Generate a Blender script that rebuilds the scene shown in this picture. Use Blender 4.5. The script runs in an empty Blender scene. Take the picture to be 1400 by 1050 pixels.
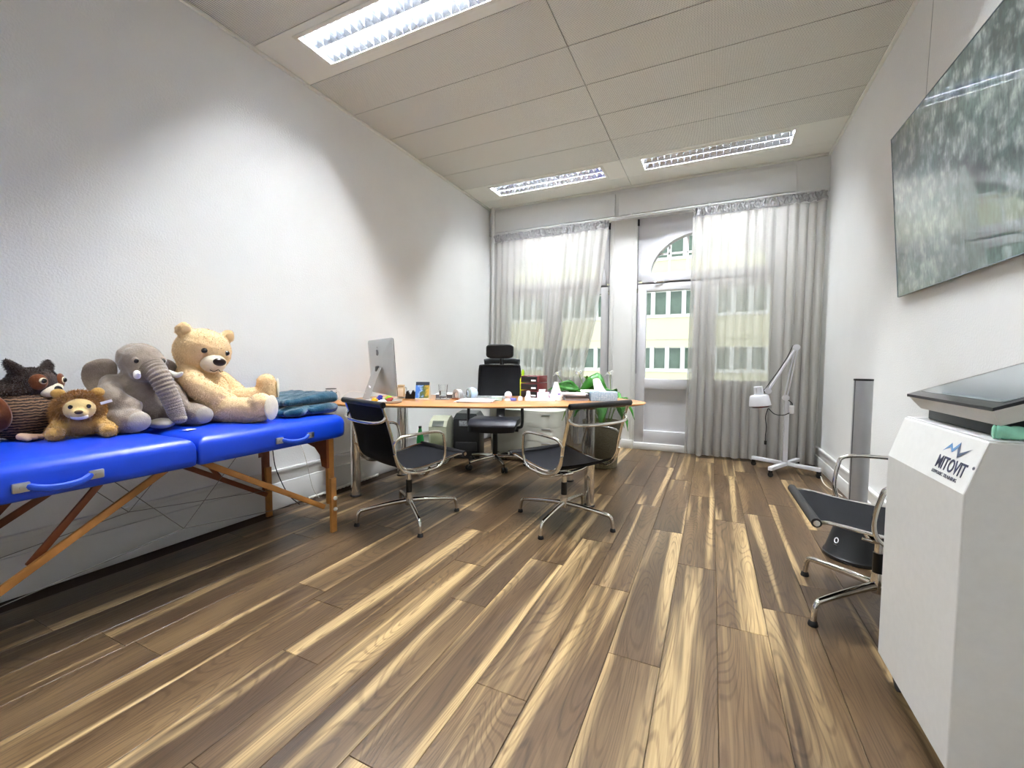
import bpy, bmesh, math, random
import numpy as np
from mathutils import Vector, Matrix, Euler, noise as mnoise
random.seed(7)
PI = math.pi
R = math.radians
scene = bpy.context.scene
COL = scene.collection

# ------------------------------------------------------------------ camera
W, D, H = 3.947, 5.50, 3.236          # room width, window plane, ceiling height
cam_d = bpy.data.cameras.new('camera')
cam_d.sensor_fit = 'HORIZONTAL'
cam_d.sensor_width = 36.0
cam_d.lens = 581.38 / 1400 * 36.0
cam_d.clip_start = 0.02
cam = bpy.data.objects.new('camera', cam_d)
COL.objects.link(cam)
_yaw, _pit, _rol = 0.43964, -0.05407, -0.00457
_M = Matrix.Rotation(_yaw, 3, 'Z') @ Matrix.Rotation(_pit, 3, 'X') @ Matrix.Rotation(_rol, 3, 'Y') @ Matrix.Rotation(PI / 2, 3, 'X')
cam.matrix_world = Matrix.Translation((2.90663, 0.0, 1.10)) @ _M.to_4x4()
scene.camera = cam

# ------------------------------------------------------------------ sky (overcast) and exposure
world = bpy.data.worlds.new('overcast_sky')
scene.world = world
world.use_nodes = True
bg = world.node_tree.nodes['Background']
bg.inputs[0].default_value = (0.86, 0.93, 1.0, 1)
bg.inputs[1].default_value = 1.15
scene.view_settings.view_transform = 'Standard'
scene.view_settings.look = 'None'
scene.view_settings.gamma = 1.0
scene.view_settings.use_curve_mapping = False
scene.view_settings.exposure = 1.1
TUBE_STRENGTH = 470.0

# ------------------------------------------------------------------ materials
def lin(c):
    return tuple(((v / 255) / 12.92 if v / 255 <= 0.04045 else ((v / 255 + 0.055) / 1.055) ** 2.4) for v in c)

def new_mat(name):
    m = bpy.data.materials.new(name)
    m.use_nodes = True
    return m, m.node_tree, m.node_tree.nodes['Principled BSDF']

def N(nt, kind, **kw):
    n = nt.nodes.new(kind)
    for k, v in kw.items():
        if hasattr(n, k):
            setattr(n, k, v)
        else:
            n.inputs[k].default_value = v
    return n

def ramp(nt, stops, interp='LINEAR'):
    n = nt.nodes.new('ShaderNodeValToRGB')
    n.color_ramp.interpolation = interp
    els = n.color_ramp.elements
    while len(els) < len(stops):
        els.new(0.5)
    for e, (pos, c) in zip(els, stops):
        e.position = pos
        e.color = (*c[:3], 1) if len(c) >= 3 else (c[0],) * 3 + (1,)
    return n

MATS = {}
def mat(name, rgb, rough=0.5, metal=0.0, var=0.06, scale=12.0, bump=0.0, bscale=80.0, spec=0.5, coat=0.0, trans=0.0, sheen=0.0, ior=1.45, alpha=1.0):
    """plain procedural material: noise-varied colour, optional fine bump"""
    if name in MATS:
        return MATS[name]
    m, nt, b = new_mat(name)
    L = nt.links
    c = lin(rgb)
    tc = N(nt, 'ShaderNodeTexCoord')
    nz = N(nt, 'ShaderNodeTexNoise', Scale=scale, Detail=3.0)
    L.new(tc.outputs['Object'], nz.inputs['Vector'])
    rp = ramp(nt, [(0.3, tuple(max(0, v * (1 - var)) for v in c)), (0.7, tuple(min(1, v * (1 + var)) for v in c))])
    L.new(nz.outputs['Fac'], rp.inputs['Fac'])
    L.new(rp.outputs['Color'], b.inputs['Base Color'])
    b.inputs['Roughness'].default_value = rough
    b.inputs['Metallic'].default_value = metal
    b.inputs['Specular IOR Level'].default_value = spec
    b.inputs['Coat Weight'].default_value = coat
    b.inputs['Coat Roughness'].default_value = 0.08
    b.inputs['Transmission Weight'].default_value = trans
    b.inputs['Sheen Weight'].default_value = sheen
    b.inputs['IOR'].default_value = ior
    b.inputs['Alpha'].default_value = alpha
    if bump:
        n2 = N(nt, 'ShaderNodeTexNoise', Scale=bscale, Detail=4.0)
        L.new(tc.outputs['Object'], n2.inputs['Vector'])
        bp = N(nt, 'ShaderNodeBump', Strength=bump, Distance=0.01)
        L.new(n2.outputs['Fac'], bp.inputs['Height'])
        L.new(bp.outputs['Normal'], b.inputs['Normal'])
    MATS[name] = m
    return m

def emit_mat(name, rgb, strength):
    m, nt, b = new_mat(name)
    b.inputs['Base Color'].default_value = (0.8, 0.8, 0.8, 1)
    b.inputs['Emission Color'].default_value = (*lin(rgb), 1)
    b.inputs['Emission Strength'].default_value = strength
    return m

M_wall = mat('plaster_white', (238, 239, 237), 0.85, var=0.015, scale=3, bump=0.22, bscale=95, spec=0.2)
M_trim = mat('white_gloss_paint', (226, 226, 223), 0.62, var=0.015, scale=4)
M_winpaint = mat('window_paint', (216, 216, 219), 0.5, var=0.015, scale=4)
M_chrome = mat('chrome', (225, 222, 216), 0.09, 1.0, var=0.03, scale=30)
M_alu = mat('brushed_aluminium', (196, 198, 198), 0.32, 1.0, var=0.03, scale=40)
M_black = mat('black_plastic', (14, 14, 16), 0.45, var=0.2, scale=30)
M_rubber = mat('black_rubber', (16, 16, 17), 0.7, var=0.2, scale=30)
M_blackfab = mat('black_mesh_fabric', (13, 15, 22), 0.8, var=0.25, scale=300, bump=0.25, bscale=600, sheen=0.15)
M_white = mat('white_plastic', (236, 236, 236), 0.35, var=0.02)
M_paper = mat('white_paper', (240, 240, 243), 0.8, var=0.03, scale=20)
M_glass = mat('clear_glass', (250, 252, 252), 0.02, trans=1.0, var=0.0, ior=1.45)
M_wood = mat('beech_wood', (176, 122, 62), 0.45, var=0.18, scale=14)
M_darkwood = mat('stained_beech', (120, 62, 30), 0.45, var=0.2, scale=14)
M_vinyl = mat('blue_vinyl', (14, 62, 196), 0.34, var=0.06, scale=5, bump=0.06, bscale=25)
M_cordgrey = mat('cord_grey', (120, 118, 112), 0.6)
M_whitecord = mat('cord_white', (226, 224, 216), 0.5)

# window glass: thin pane, clear straight through with a faint mirror
def pane_mat():
    m, nt, b = new_mat('window_glass')
    nt.nodes.remove(b)
    out = nt.nodes['Material Output']
    tr = N(nt, 'ShaderNodeBsdfTransparent')
    tr.inputs[0].default_value = (0.95, 0.97, 0.96, 1)
    gl = N(nt, 'ShaderNodeBsdfGlossy')
    gl.inputs['Roughness'].default_value = 0.02
    mx = N(nt, 'ShaderNodeMixShader')
    fr = N(nt, 'ShaderNodeFresnel', IOR=1.3)
    nt.links.new(fr.outputs[0], mx.inputs[0])
    nt.links.new(tr.outputs[0], mx.inputs[1])
    nt.links.new(gl.outputs[0], mx.inputs[2])
    nt.links.new(mx.outputs[0], out.inputs[0])
    return m
M_pane = pane_mat()

def sheer_mat(name, rgb, transp):
    m, nt, b = new_mat(name)
    nt.nodes.remove(b)
    out = nt.nodes['Material Output']
    L = nt.links
    tc = N(nt, 'ShaderNodeTexCoord')
    wv = N(nt, 'ShaderNodeTexNoise', Scale=160.0, Detail=2.0)
    mp = N(nt, 'ShaderNodeMapping')
    mp.inputs['Scale'].default_value = (6, 6, 1)
    L.new(tc.outputs['Object'], mp.inputs[0])
    L.new(mp.outputs[0], wv.inputs['Vector'])
    rp = ramp(nt, [(0.3, tuple(v * 0.93 for v in lin(rgb))), (0.7, lin(rgb))])
    L.new(wv.outputs['Fac'], rp.inputs[0])
    df = N(nt, 'ShaderNodeBsdfDiffuse')
    tl = N(nt, 'ShaderNodeBsdfTranslucent')
    L.new(rp.outputs[0], df.inputs[0])
    L.new(rp.outputs[0], tl.inputs[0])
    a = N(nt, 'ShaderNodeMixShader')
    a.inputs[0].default_value = 0.45
    L.new(df.outputs[0], a.inputs[1])
    L.new(tl.outputs[0], a.inputs[2])
    tr = N(nt, 'ShaderNodeBsdfTransparent')
    mx = N(nt, 'ShaderNodeMixShader')
    mx.inputs[0].default_value = 1 - transp
    L.new(tr.outputs[0], mx.inputs[1])
    L.new(a.outputs[0], mx.inputs[2])
    L.new(mx.outputs[0], out.inputs[0])
    return m
M_sheer = sheer_mat('grey_sheer', (220, 218, 213), 0.27)
M_sheerhead = sheer_mat('grey_sheer_gathered', (190, 190, 190), 0.06)

def floor_mat():
    m, nt, b = new_mat('walnut_laminate')
    L = nt.links
    tc = N(nt, 'ShaderNodeTexCoord')
    oi = N(nt, 'ShaderNodeObjectInfo')
    mul = N(nt, 'ShaderNodeVectorMath', operation='SCALE')
    cmb = N(nt, 'ShaderNodeCombineXYZ')
    mr = N(nt, 'ShaderNodeMath', operation='MULTIPLY'); mr.inputs[1].default_value = 61.7
    mr2 = N(nt, 'ShaderNodeMath', operation='MULTIPLY'); mr2.inputs[1].default_value = 37.3
    L.new(oi.outputs['Random'], mr.inputs[0]); L.new(oi.outputs['Random'], mr2.inputs[0])
    L.new(mr.outputs[0], cmb.inputs[0]); L.new(mr2.outputs[0], cmb.inputs[1]); L.new(mr.outputs[0], cmb.inputs[2])
    add = N(nt, 'ShaderNodeVectorMath', operation='ADD')
    L.new(tc.outputs['Object'], add.inputs[0]); L.new(cmb.outputs[0], add.inputs[1])
    def noise(sx, sy, scale, detail=2.0, dist=0.0):
        mp = N(nt, 'ShaderNodeMapping'); mp.inputs['Scale'].default_value = (sx, sy, 1)
        L.new(add.outputs[0], mp.inputs[0])
        n = N(nt, 'ShaderNodeTexNoise', Scale=scale, Detail=detail, Distortion=dist)
        L.new(mp.outputs[0], n.inputs['Vector'])
        return n
    body = noise(6, 0.8, 1.0, 3.0)
    c1 = ramp(nt, [(0.25, lin((66, 50, 34))), (0.5, lin((90, 71, 49))), (0.75, lin((118, 96, 67)))])
    L.new(body.outputs['Fac'], c1.inputs[0])
    # pale sapwood streaks running along the plank
    st = noise(12.0, 0.38, 1.0, 2.0, 0.5)
    c2 = ramp(nt, [(0.53, (0, 0, 0)), (0.66, (0.9, 0.9, 0.9))])
    L.new(st.outputs['Fac'], c2.inputs[0])
    mx = N(nt, 'ShaderNodeMix', data_type='RGBA')
    mx.inputs['B'].default_value = (*lin((184, 158, 114)), 1)
    L.new(c2.outputs[0], mx.inputs['Factor']); L.new(c1.outputs[0], mx.inputs['A'])
    # cathedral grain: rings of a slow noise field
    ring = noise(5.2, 0.75, 1.0, 1.0, 0.25)
    m1 = N(nt, 'ShaderNodeMath', operation='MULTIPLY'); m1.inputs[1].default_value = 250.0
    L.new(ring.outputs['Fac'], m1.inputs[0])
    sn = N(nt, 'ShaderNodeMath', operation='SINE'); L.new(m1.outputs[0], sn.inputs[0])
    c3 = ramp(nt, [(0.35, (0, 0, 0)), (1.0, (1, 1, 1))])
    L.new(sn.outputs[0], c3.inputs[0])
    fine = noise(150, 5, 1.0, 4.0)
    c4 = ramp(nt, [(0.42, (0, 0, 0)), (0.7, (1, 1, 1))])
    L.new(fine.outputs['Fac'], c4.inputs[0])
    gm = N(nt, 'ShaderNodeMath', operation='MULTIPLY_ADD')
    L.new(c3.outputs[0], gm.inputs[0]); gm.inputs[1].default_value = 0.42
    f2 = N(nt, 'ShaderNodeMath', operation='MULTIPLY'); f2.inputs[1].default_value = 0.5
    L.new(c4.outputs[0], f2.inputs[0]); L.new(f2.outputs[0], gm.inputs[2])
    mx2 = N(nt, 'ShaderNodeMix', data_type='RGBA', blend_type='MULTIPLY')
    L.new(gm.outputs[0], mx2.inputs['Factor']); L.new(mx.outputs['Result'], mx2.inputs['A'])
    mx2.inputs['B'].default_value = (0.30, 0.24, 0.19, 1)
    # each plank a little lighter or darker
    tone = ramp(nt, [(0.0, (0.84, 0.84, 0.86)), (1.0, (1.06, 1.05, 1.03))])
    L.new(oi.outputs['Random'], tone.inputs[0])
    mx3 = N(nt, 'ShaderNodeMix', data_type='RGBA', blend_type='MULTIPLY')
    mx3.inputs['Factor'].default_value = 1.0
    L.new(mx2.outputs['Result'], mx3.inputs['A']); L.new(tone.outputs[0], mx3.inputs['B'])
    L.new(mx3.outputs['Result'], b.inputs['Base Color'])
    b.inputs['Roughness'].default_value = 0.33
    b.inputs['Specular IOR Level'].default_value = 0.42
    bp = N(nt, 'ShaderNodeBump', Strength=0.12, Distance=0.004)
    L.new(gm.outputs[0], bp.inputs['Height']); L.new(bp.outputs[0], b.inputs['Normal'])
    return m
M_floor = floor_mat()

def ceil_mat(perf):
    m, nt, b = new_mat('ceiling_panel_perforated' if perf else 'ceiling_panel_plain')
    L = nt.links
    base = lin((238, 238, 228))
    b.inputs['Roughness'].default_value = 0.7
    b.inputs['Specular IOR Level'].default_value = 0.2
    tc = N(nt, 'ShaderNodeTexCoord')
    nz = N(nt, 'ShaderNodeTexNoise', Scale=2.5, Detail=2.0)
    L.new(tc.outputs['Object'], nz.inputs[0])
    rp = ramp(nt, [(0.3, tuple(v * 0.98 for v in base)), (0.7, base)])
    L.new(nz.outputs[0], rp.inputs[0])
    if not perf:
        L.new(rp.outputs[0], b.inputs['Base Color'])
        return m
    vo = N(nt, 'ShaderNodeTexVoronoi', voronoi_dimensions='2D', Scale=1 / 0.0085, Randomness=0.0)
    L.new(tc.outputs['Object'], vo.inputs['Vector'])
    dot = ramp(nt, [(0.24, (1, 1, 1)), (0.32, (0, 0, 0))])
    L.new(vo.outputs['Distance'], dot.inputs[0])
    mx = N(nt, 'ShaderNodeMix', data_type='RGBA')
    L.new(dot.outputs[0], mx.inputs['Factor']); L.new(rp.outputs[0], mx.inputs['A'])
    mx.inputs['B'].default_value = (*lin((92, 90, 82)), 1)
    L.new(mx.outputs['Result'], b.inputs['Base Color'])
    return m
M_ceilp, M_ceil = ceil_mat(True), ceil_mat(False)

def desk_mat():
    m, nt, b = new_mat('pear_wood_lacquer')
    L = nt.links
    tc = N(nt, 'ShaderNodeTexCoord')
    mp = N(nt, 'ShaderNodeMapping'); mp.inputs['Scale'].default_value = (1.2, 22, 4)
    L.new(tc.outputs['Object'], mp.inputs[0])
    nz = N(nt, 'ShaderNodeTexNoise', Scale=1.5, Detail=5.0, Distortion=0.4)
    L.new(mp.outputs[0], nz.inputs[0])
    rp = ramp(nt, [(0.3, lin((168, 108, 52))), (0.7, lin((202, 144, 82)))])
    L.new(nz.outputs[0], rp.inputs[0]); L.new(rp.outputs[0], b.inputs['Base Color'])
    b.inputs['Roughness'].default_value = 0.28
    b.inputs['Coat Weight'].default_value = 0.5
    b.inputs['Coat Roughness'].default_value = 0.1
    return m
M_desk = desk_mat()

# ------------------------------------------------------------------ mesh builder
class MB:
    def __init__(s):
        s.v, s.f, s.mi = [], [], []
    def _add(s, vs, fs, M=None):
        o = len(s.v)
        if M is not None:
            vs = [M @ Vector(v) for v in vs]
        s.v += [tuple(v) for v in vs]
        s.f += [tuple(i + o for i in f) for f in fs]
        return s
    def bm(s, bm, M=None):
        bm.verts.ensure_lookup_table(); bm.verts.index_update()
        s._add([v.co.copy() for v in bm.verts], [[v.index for v in f.verts] for f in bm.faces], M)
        bm.free(); return s
    def box(s, c, size, rot=None, bevel=0.0, seg=2):
        b = bmesh.new(); bmesh.ops.create_cube(b, size=1.0)
        for v in b.verts:
            v.co = Vector((v.co.x * size[0], v.co.y * size[1], v.co.z * size[2]))
        if bevel > 0:
            bmesh.ops.bevel(b, geom=b.edges[:] + b.verts[:], offset=min(bevel, 0.49 * min(size)), segments=seg, profile=0.5, affect='EDGES')
        M = Matrix.Translation(c)
        if rot is not None:
            M = M @ (rot.to_4x4() if isinstance(rot, (Matrix,)) else Euler(rot).to_matrix().to_4x4())
        return s.bm(b, M)
    def b2(s, lo, hi, bevel=0.0, seg=2):
        c = [(a + b) / 2 for a, b in zip(lo, hi)]
        return s.box(c, [abs(b - a) for a, b in zip(lo, hi)], None, bevel, seg)
    def ell(s, c, r, rot=None, u=20, w=12, fn=None):
        b = bmesh.new(); bmesh.ops.create_uvsphere(b, u_segments=u, v_segments=w, radius=1.0)
        if not hasattr(r, '__len__'):
            r = (r, r, r)
        for v in b.verts:
            if fn: v.co = Vector(fn(v.co))
            v.co = Vector((v.co.x * r[0], v.co.y * r[1], v.co.z * r[2]))
        M = Matrix.Translation(c)
        if rot is not None:
            M = M @ (rot.to_4x4() if isinstance(rot, Matrix) else Euler(rot).to_matrix().to_4x4())
        return s.bm(b, M)
    def cyl(s, a, b, r0, r1=None, n=20, cap=True):
        return s.tube([a, b], [r0, r0 if r1 is None else r1], n, cap)
    def tube(s, pts, rad, n=10, cap=True, closed=False, flat=None):
        """sweep a circle (or an ellipse: flat=(dir, factor)) along pts"""
        P = [Vector(p) for p in pts]
        k = len(P)
        if not hasattr(rad, '__len__'):
            rad = [rad] * k
        T = []
        for i in range(k):
            if closed: t = P[(i + 1) % k] - P[i - 1]
            else: t = P[min(i + 1, k - 1)] - P[max(i - 1, 0)]
            T.append(t.normalized() if t.length > 1e-9 else Vector((0, 0, 1)))
        up = Vector((0, 0, 1)) if abs(T[0].z) < 0.9 else Vector((1, 0, 0))
        nrm = (up - T[0] * up.dot(T[0])).normalized()
        vs, fs = [], []
        for i in range(k):
            nrm = nrm - T[i] * nrm.dot(T[i])
            if nrm.length < 1e-6:
                nrm = T[i].orthogonal()
            nrm.normalize()
            bi = T[i].cross(nrm)
            for j in range(n):
                a = 2 * PI * j / n
                d = nrm * math.cos(a) + bi * math.sin(a)
                if flat is not None:
                    fd = Vector(flat[0]); d = d + fd * (d.dot(fd)) * (flat[1] - 1)
                vs.append(P[i] + d * rad[i])
        for i in range(k if closed else k - 1):
            for j in range(n):
                a, b = i * n + j, i * n + (j + 1) % n
                c, d = ((i + 1) % k) * n + (j + 1) % n, ((i + 1) % k) * n + j
                fs.append((a, b, c, d))
        if cap and not closed:
            fs.append(tuple(range(n))[::-1]); fs.append(tuple((k - 1) * n + j for j in range(n)))
        return s._add(vs, fs)
    def lathe(s, prof, c=(0, 0, 0), n=28, M=None):
        """prof: (r, z) from bottom to top"""
        vs, fs = [], []
        for r, z in prof:
            for j in range(n):
                a = 2 * PI * j / n
                vs.append((max(r, 1e-5) * math.cos(a), max(r, 1e-5) * math.sin(a), z))
        for i in range(len(prof) - 1):
            for j in range(n):
                fs.append((i * n + j, i * n + (j + 1) % n, (i + 1) * n + (j + 1) % n, (i + 1) * n + j))
        fs.append(tuple(range(n))[::-1]); fs.append(tuple((len(prof) - 1) * n + j for j in range(n)))
        return s._add(vs, fs, Matrix.Translation(c) @ (M if M is not None else Matrix.Identity(4)))
    def prism(s, poly, z0, z1, M=None):
        n = len(poly)
        vs = [(x, y, z0) for x, y in poly] + [(x, y, z1) for x, y in poly]
        fs = [tuple(range(n))[::-1], tuple(range(n, 2 * n))] + [(i, (i + 1) % n, n + (i + 1) % n, n + i) for i in range(n)]
        return s._add(vs, fs, M)
    def grid(s, fn, nu, nv, closed_u=False):
        vs = [fn(i / nu, j / nv) for j in range(nv + 1) for i in range(nu + 1)]
        fs = [(j * (nu + 1) + i, j * (nu + 1) + i + 1, (j + 1) * (nu + 1) + i + 1, (j + 1) * (nu + 1) + i) for j in range(nv) for i in range(nu)]
        return s._add(vs, fs)
    def build(s, name, material, parent=None, world=False, smooth=True, ang=38, loc=None):
        vs = s.v
        if parent is not None and world:
            Mi = ROOT[parent.name].inverted()
            vs = [Mi @ Vector(v) for v in vs]
        me = bpy.data.meshes.new(name)
        me.from_pydata([tuple(v) for v in vs], [], s.f)
        if smooth:
            me.polygons.foreach_set('use_smooth', [True] * len(me.polygons))
            me.set_sharp_from_angle(angle=R(ang))
        me.update()
        me.materials.append(material)
        o = bpy.data.objects.new(name, me)
        COL.objects.link(o)
        if parent is not None:
            o.parent = parent
        if loc is not None:
            o.location = loc
        ROOT[o.name] = ROOT[parent.name].copy() if parent is not None else Matrix.Identity(4)
        return o

ROOT = {}
def tag(o, label=None, cat=None, group=None, kind=None):
    if label: o['label'] = label
    if cat: o['category'] = cat
    if group: o['group'] = group
    if kind: o['kind'] = kind
    return o
def thing(name, label, cat, loc=(0, 0, 0), rz=0.0, group=None):
    o = bpy.data.objects.new(name, None)
    COL.objects.link(o)
    o.empty_display_size = 0.1
    o.location = loc
    o.rotation_euler = (0, 0, rz)
    ROOT[o.name] = Matrix.Translation(loc) @ Matrix.Rotation(rz, 4, 'Z')
    return tag(o, label, cat, group)
def copy_tree(o, parent=None):
    c = o.copy(); COL.objects.link(c); c.parent = parent
    for ch in [x for x in bpy.data.objects if x.parent == o]:
        copy_tree(ch, c)
    return c
def solo(mb, name, material, label, cat, base, group=None, ang=38, rz=0.0):
    """one-mesh thing: geometry is local, origin at its base"""
    o = mb.build(name, material, None, ang=ang)
    o.location = base
    o.rotation_euler = (0, 0, rz)
    ROOT[o.name] = Matrix.Translation(base) @ Matrix.Rotation(rz, 4, 'Z')
    return tag(o, label, cat, group)
def struct(mb, name, material, smooth=True):
    return tag(mb.build(name, material, None, smooth=smooth), kind='structure')
def spline(pts, n=8, closed=False):
    P = [Vector(p) for p in pts]
    k = len(P)
    out = []
    rng = range(k) if closed else range(k - 1)
    for i in rng:
        p0 = P[(i - 1) % k] if closed or i > 0 else P[0] * 2 - P[1]
        p1, p2 = P[i], P[(i + 1) % k]
        p3 = P[(i + 2) % k] if closed or i + 2 < k else P[-1] * 2 - P[-2]
        for j in range(n):
            t = j / n
            out.append(0.5 * ((2 * p1) + (p2 - p0) * t + (2 * p0 - 5 * p1 + 4 * p2 - p3) * t * t + (3 * p1 - p0 - 3 * p2 + p3) * t ** 3))
    if not closed:
        out.append(P[-1])
    return out
def rrect(w, h, r, n=5):
    out = []
    for cx, cy, a0 in ((w / 2 - r, h / 2 - r, 0), (-w / 2 + r, h / 2 - r, 90), (-w / 2 + r, -h / 2 + r, 180), (w / 2 - r, -h / 2 + r, 270)):
        for i in range(n + 1):
            a = R(a0 + 90 * i / n)
            out.append((cx + r * math.cos(a), cy + r * math.sin(a)))
    return out
# ------------------------------------------------------------------ THE SETTING
Y0 = -1.30                                   # back wall behind the camera
# floor: laminate planks laid along the room, each plank a part of the floor
sub = MB(); sub.b2((-0.02, Y0 - 0.02, -0.08), (W + 0.02, D + 0.10, -0.012))
floor = struct(sub, 'floor', mat('screed', (60, 46, 34), 0.9))
PW, PL = 0.187, 1.318
ends = {14: 2.44, 13: 2.88, 12: 2.025, 11: 1.216, 10: 2.147, 9: 1.62, 8: 0.628, 7: 1.043, 15: 1.932}
plank_cache = {}
def plank_mesh(w, l):
    key = (round(w, 3), round(l, 3))
    if key not in plank_cache:
        mb = MB(); g = 0.0008
        mb.box((0, 0, -0.006), (w - 2 * g, l - 2 * g, 0.012), None, 0.0012, 1)
        me = bpy.data.meshes.new('plank')
        me.from_pydata(mb.v, [], mb.f); me.update()
        me.materials.append(M_floor)
        plank_cache[key] = me
    return plank_cache[key]
rp = random.Random(3)
for i in range(-1, 22):
    xa, xb = 2.953 - 14 * PW + (i - 1) * PW, 2.953 - 14 * PW + i * PW
    xa, xb = xa + PW, xb + PW
    xa, xb = max(xa, 0.0), min(xb, W)
    if xb - xa < 0.02:
        continue
    e = ends.get(i + 1, rp.uniform(0, PL))
    y = e - math.ceil((e - Y0) / PL) * PL
    while y < D:
        a, b = max(y, Y0), min(y + PL, D + 0.08)
        if b - a > 0.03:
            o = bpy.data.objects.new('plank', plank_mesh(xb - xa, b - a))
            COL.objects.link(o); o.parent = floor
            o.location = ((xa + xb) / 2, (a + b) / 2, 0)
        y += PL

# walls
T = 0.2
wall_left = struct(MB().b2((-T, Y0 - T, -0.08), (0, D + T, H + 0.3)), 'wall_left', M_wall)
wall_right = struct(MB().b2((W, Y0 - T, -0.08), (W + T, D + T, H + 0.3)), 'wall_right', M_wall)
wall_back = struct(MB().b2((0, Y0 - T, -0.08), (W, Y0, H + 0.3)), 'wall_back', M_wall)
WX = [(0.14, 1.70), (2.03, 3.59)]           # window and door openings
mb = MB()
mb.b2((0, D, 0), (0.14, D + T, 2.86)).b2((3.59, D, 0), (W, D + T, 2.86)).b2((1.70, D - 0.02, 0), (2.03, D + T, 2.86))
mb.b2((0, D - 0.08, 2.86), (W, D + T, H + 0.3))
wall_far = struct(mb, 'wall_far', M_trim)
# boards on the lintel, rail below
for k, (a, b) in enumerate(((0.09, 1.765), (1.815, 3.65))):
    MB().b2((a, D - 0.108, 2.895), (b, D - 0.08, 3.165), 0.004).build('lintel_board', M_trim, wall_far)
MB().b2((0.0, D - 0.10, 2.853), (W, D - 0.08, 2.882), 0.003).build('lintel_strip', M_trim, wall_far)
for x in (1.705, 1.745, 1.985, 2.025):
    MB().b2((x - 0.006, D - 0.028, 0.0), (x + 0.006, D - 0.019, 2.855), 0.002).build('pilaster_moulding', M_trim, wall_far)
MB().b2((1.70, D - 0.034, 0), (2.03, D - 0.02, 0.11), 0.004).build('pilaster_plinth', M_trim, wall_far)

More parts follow.
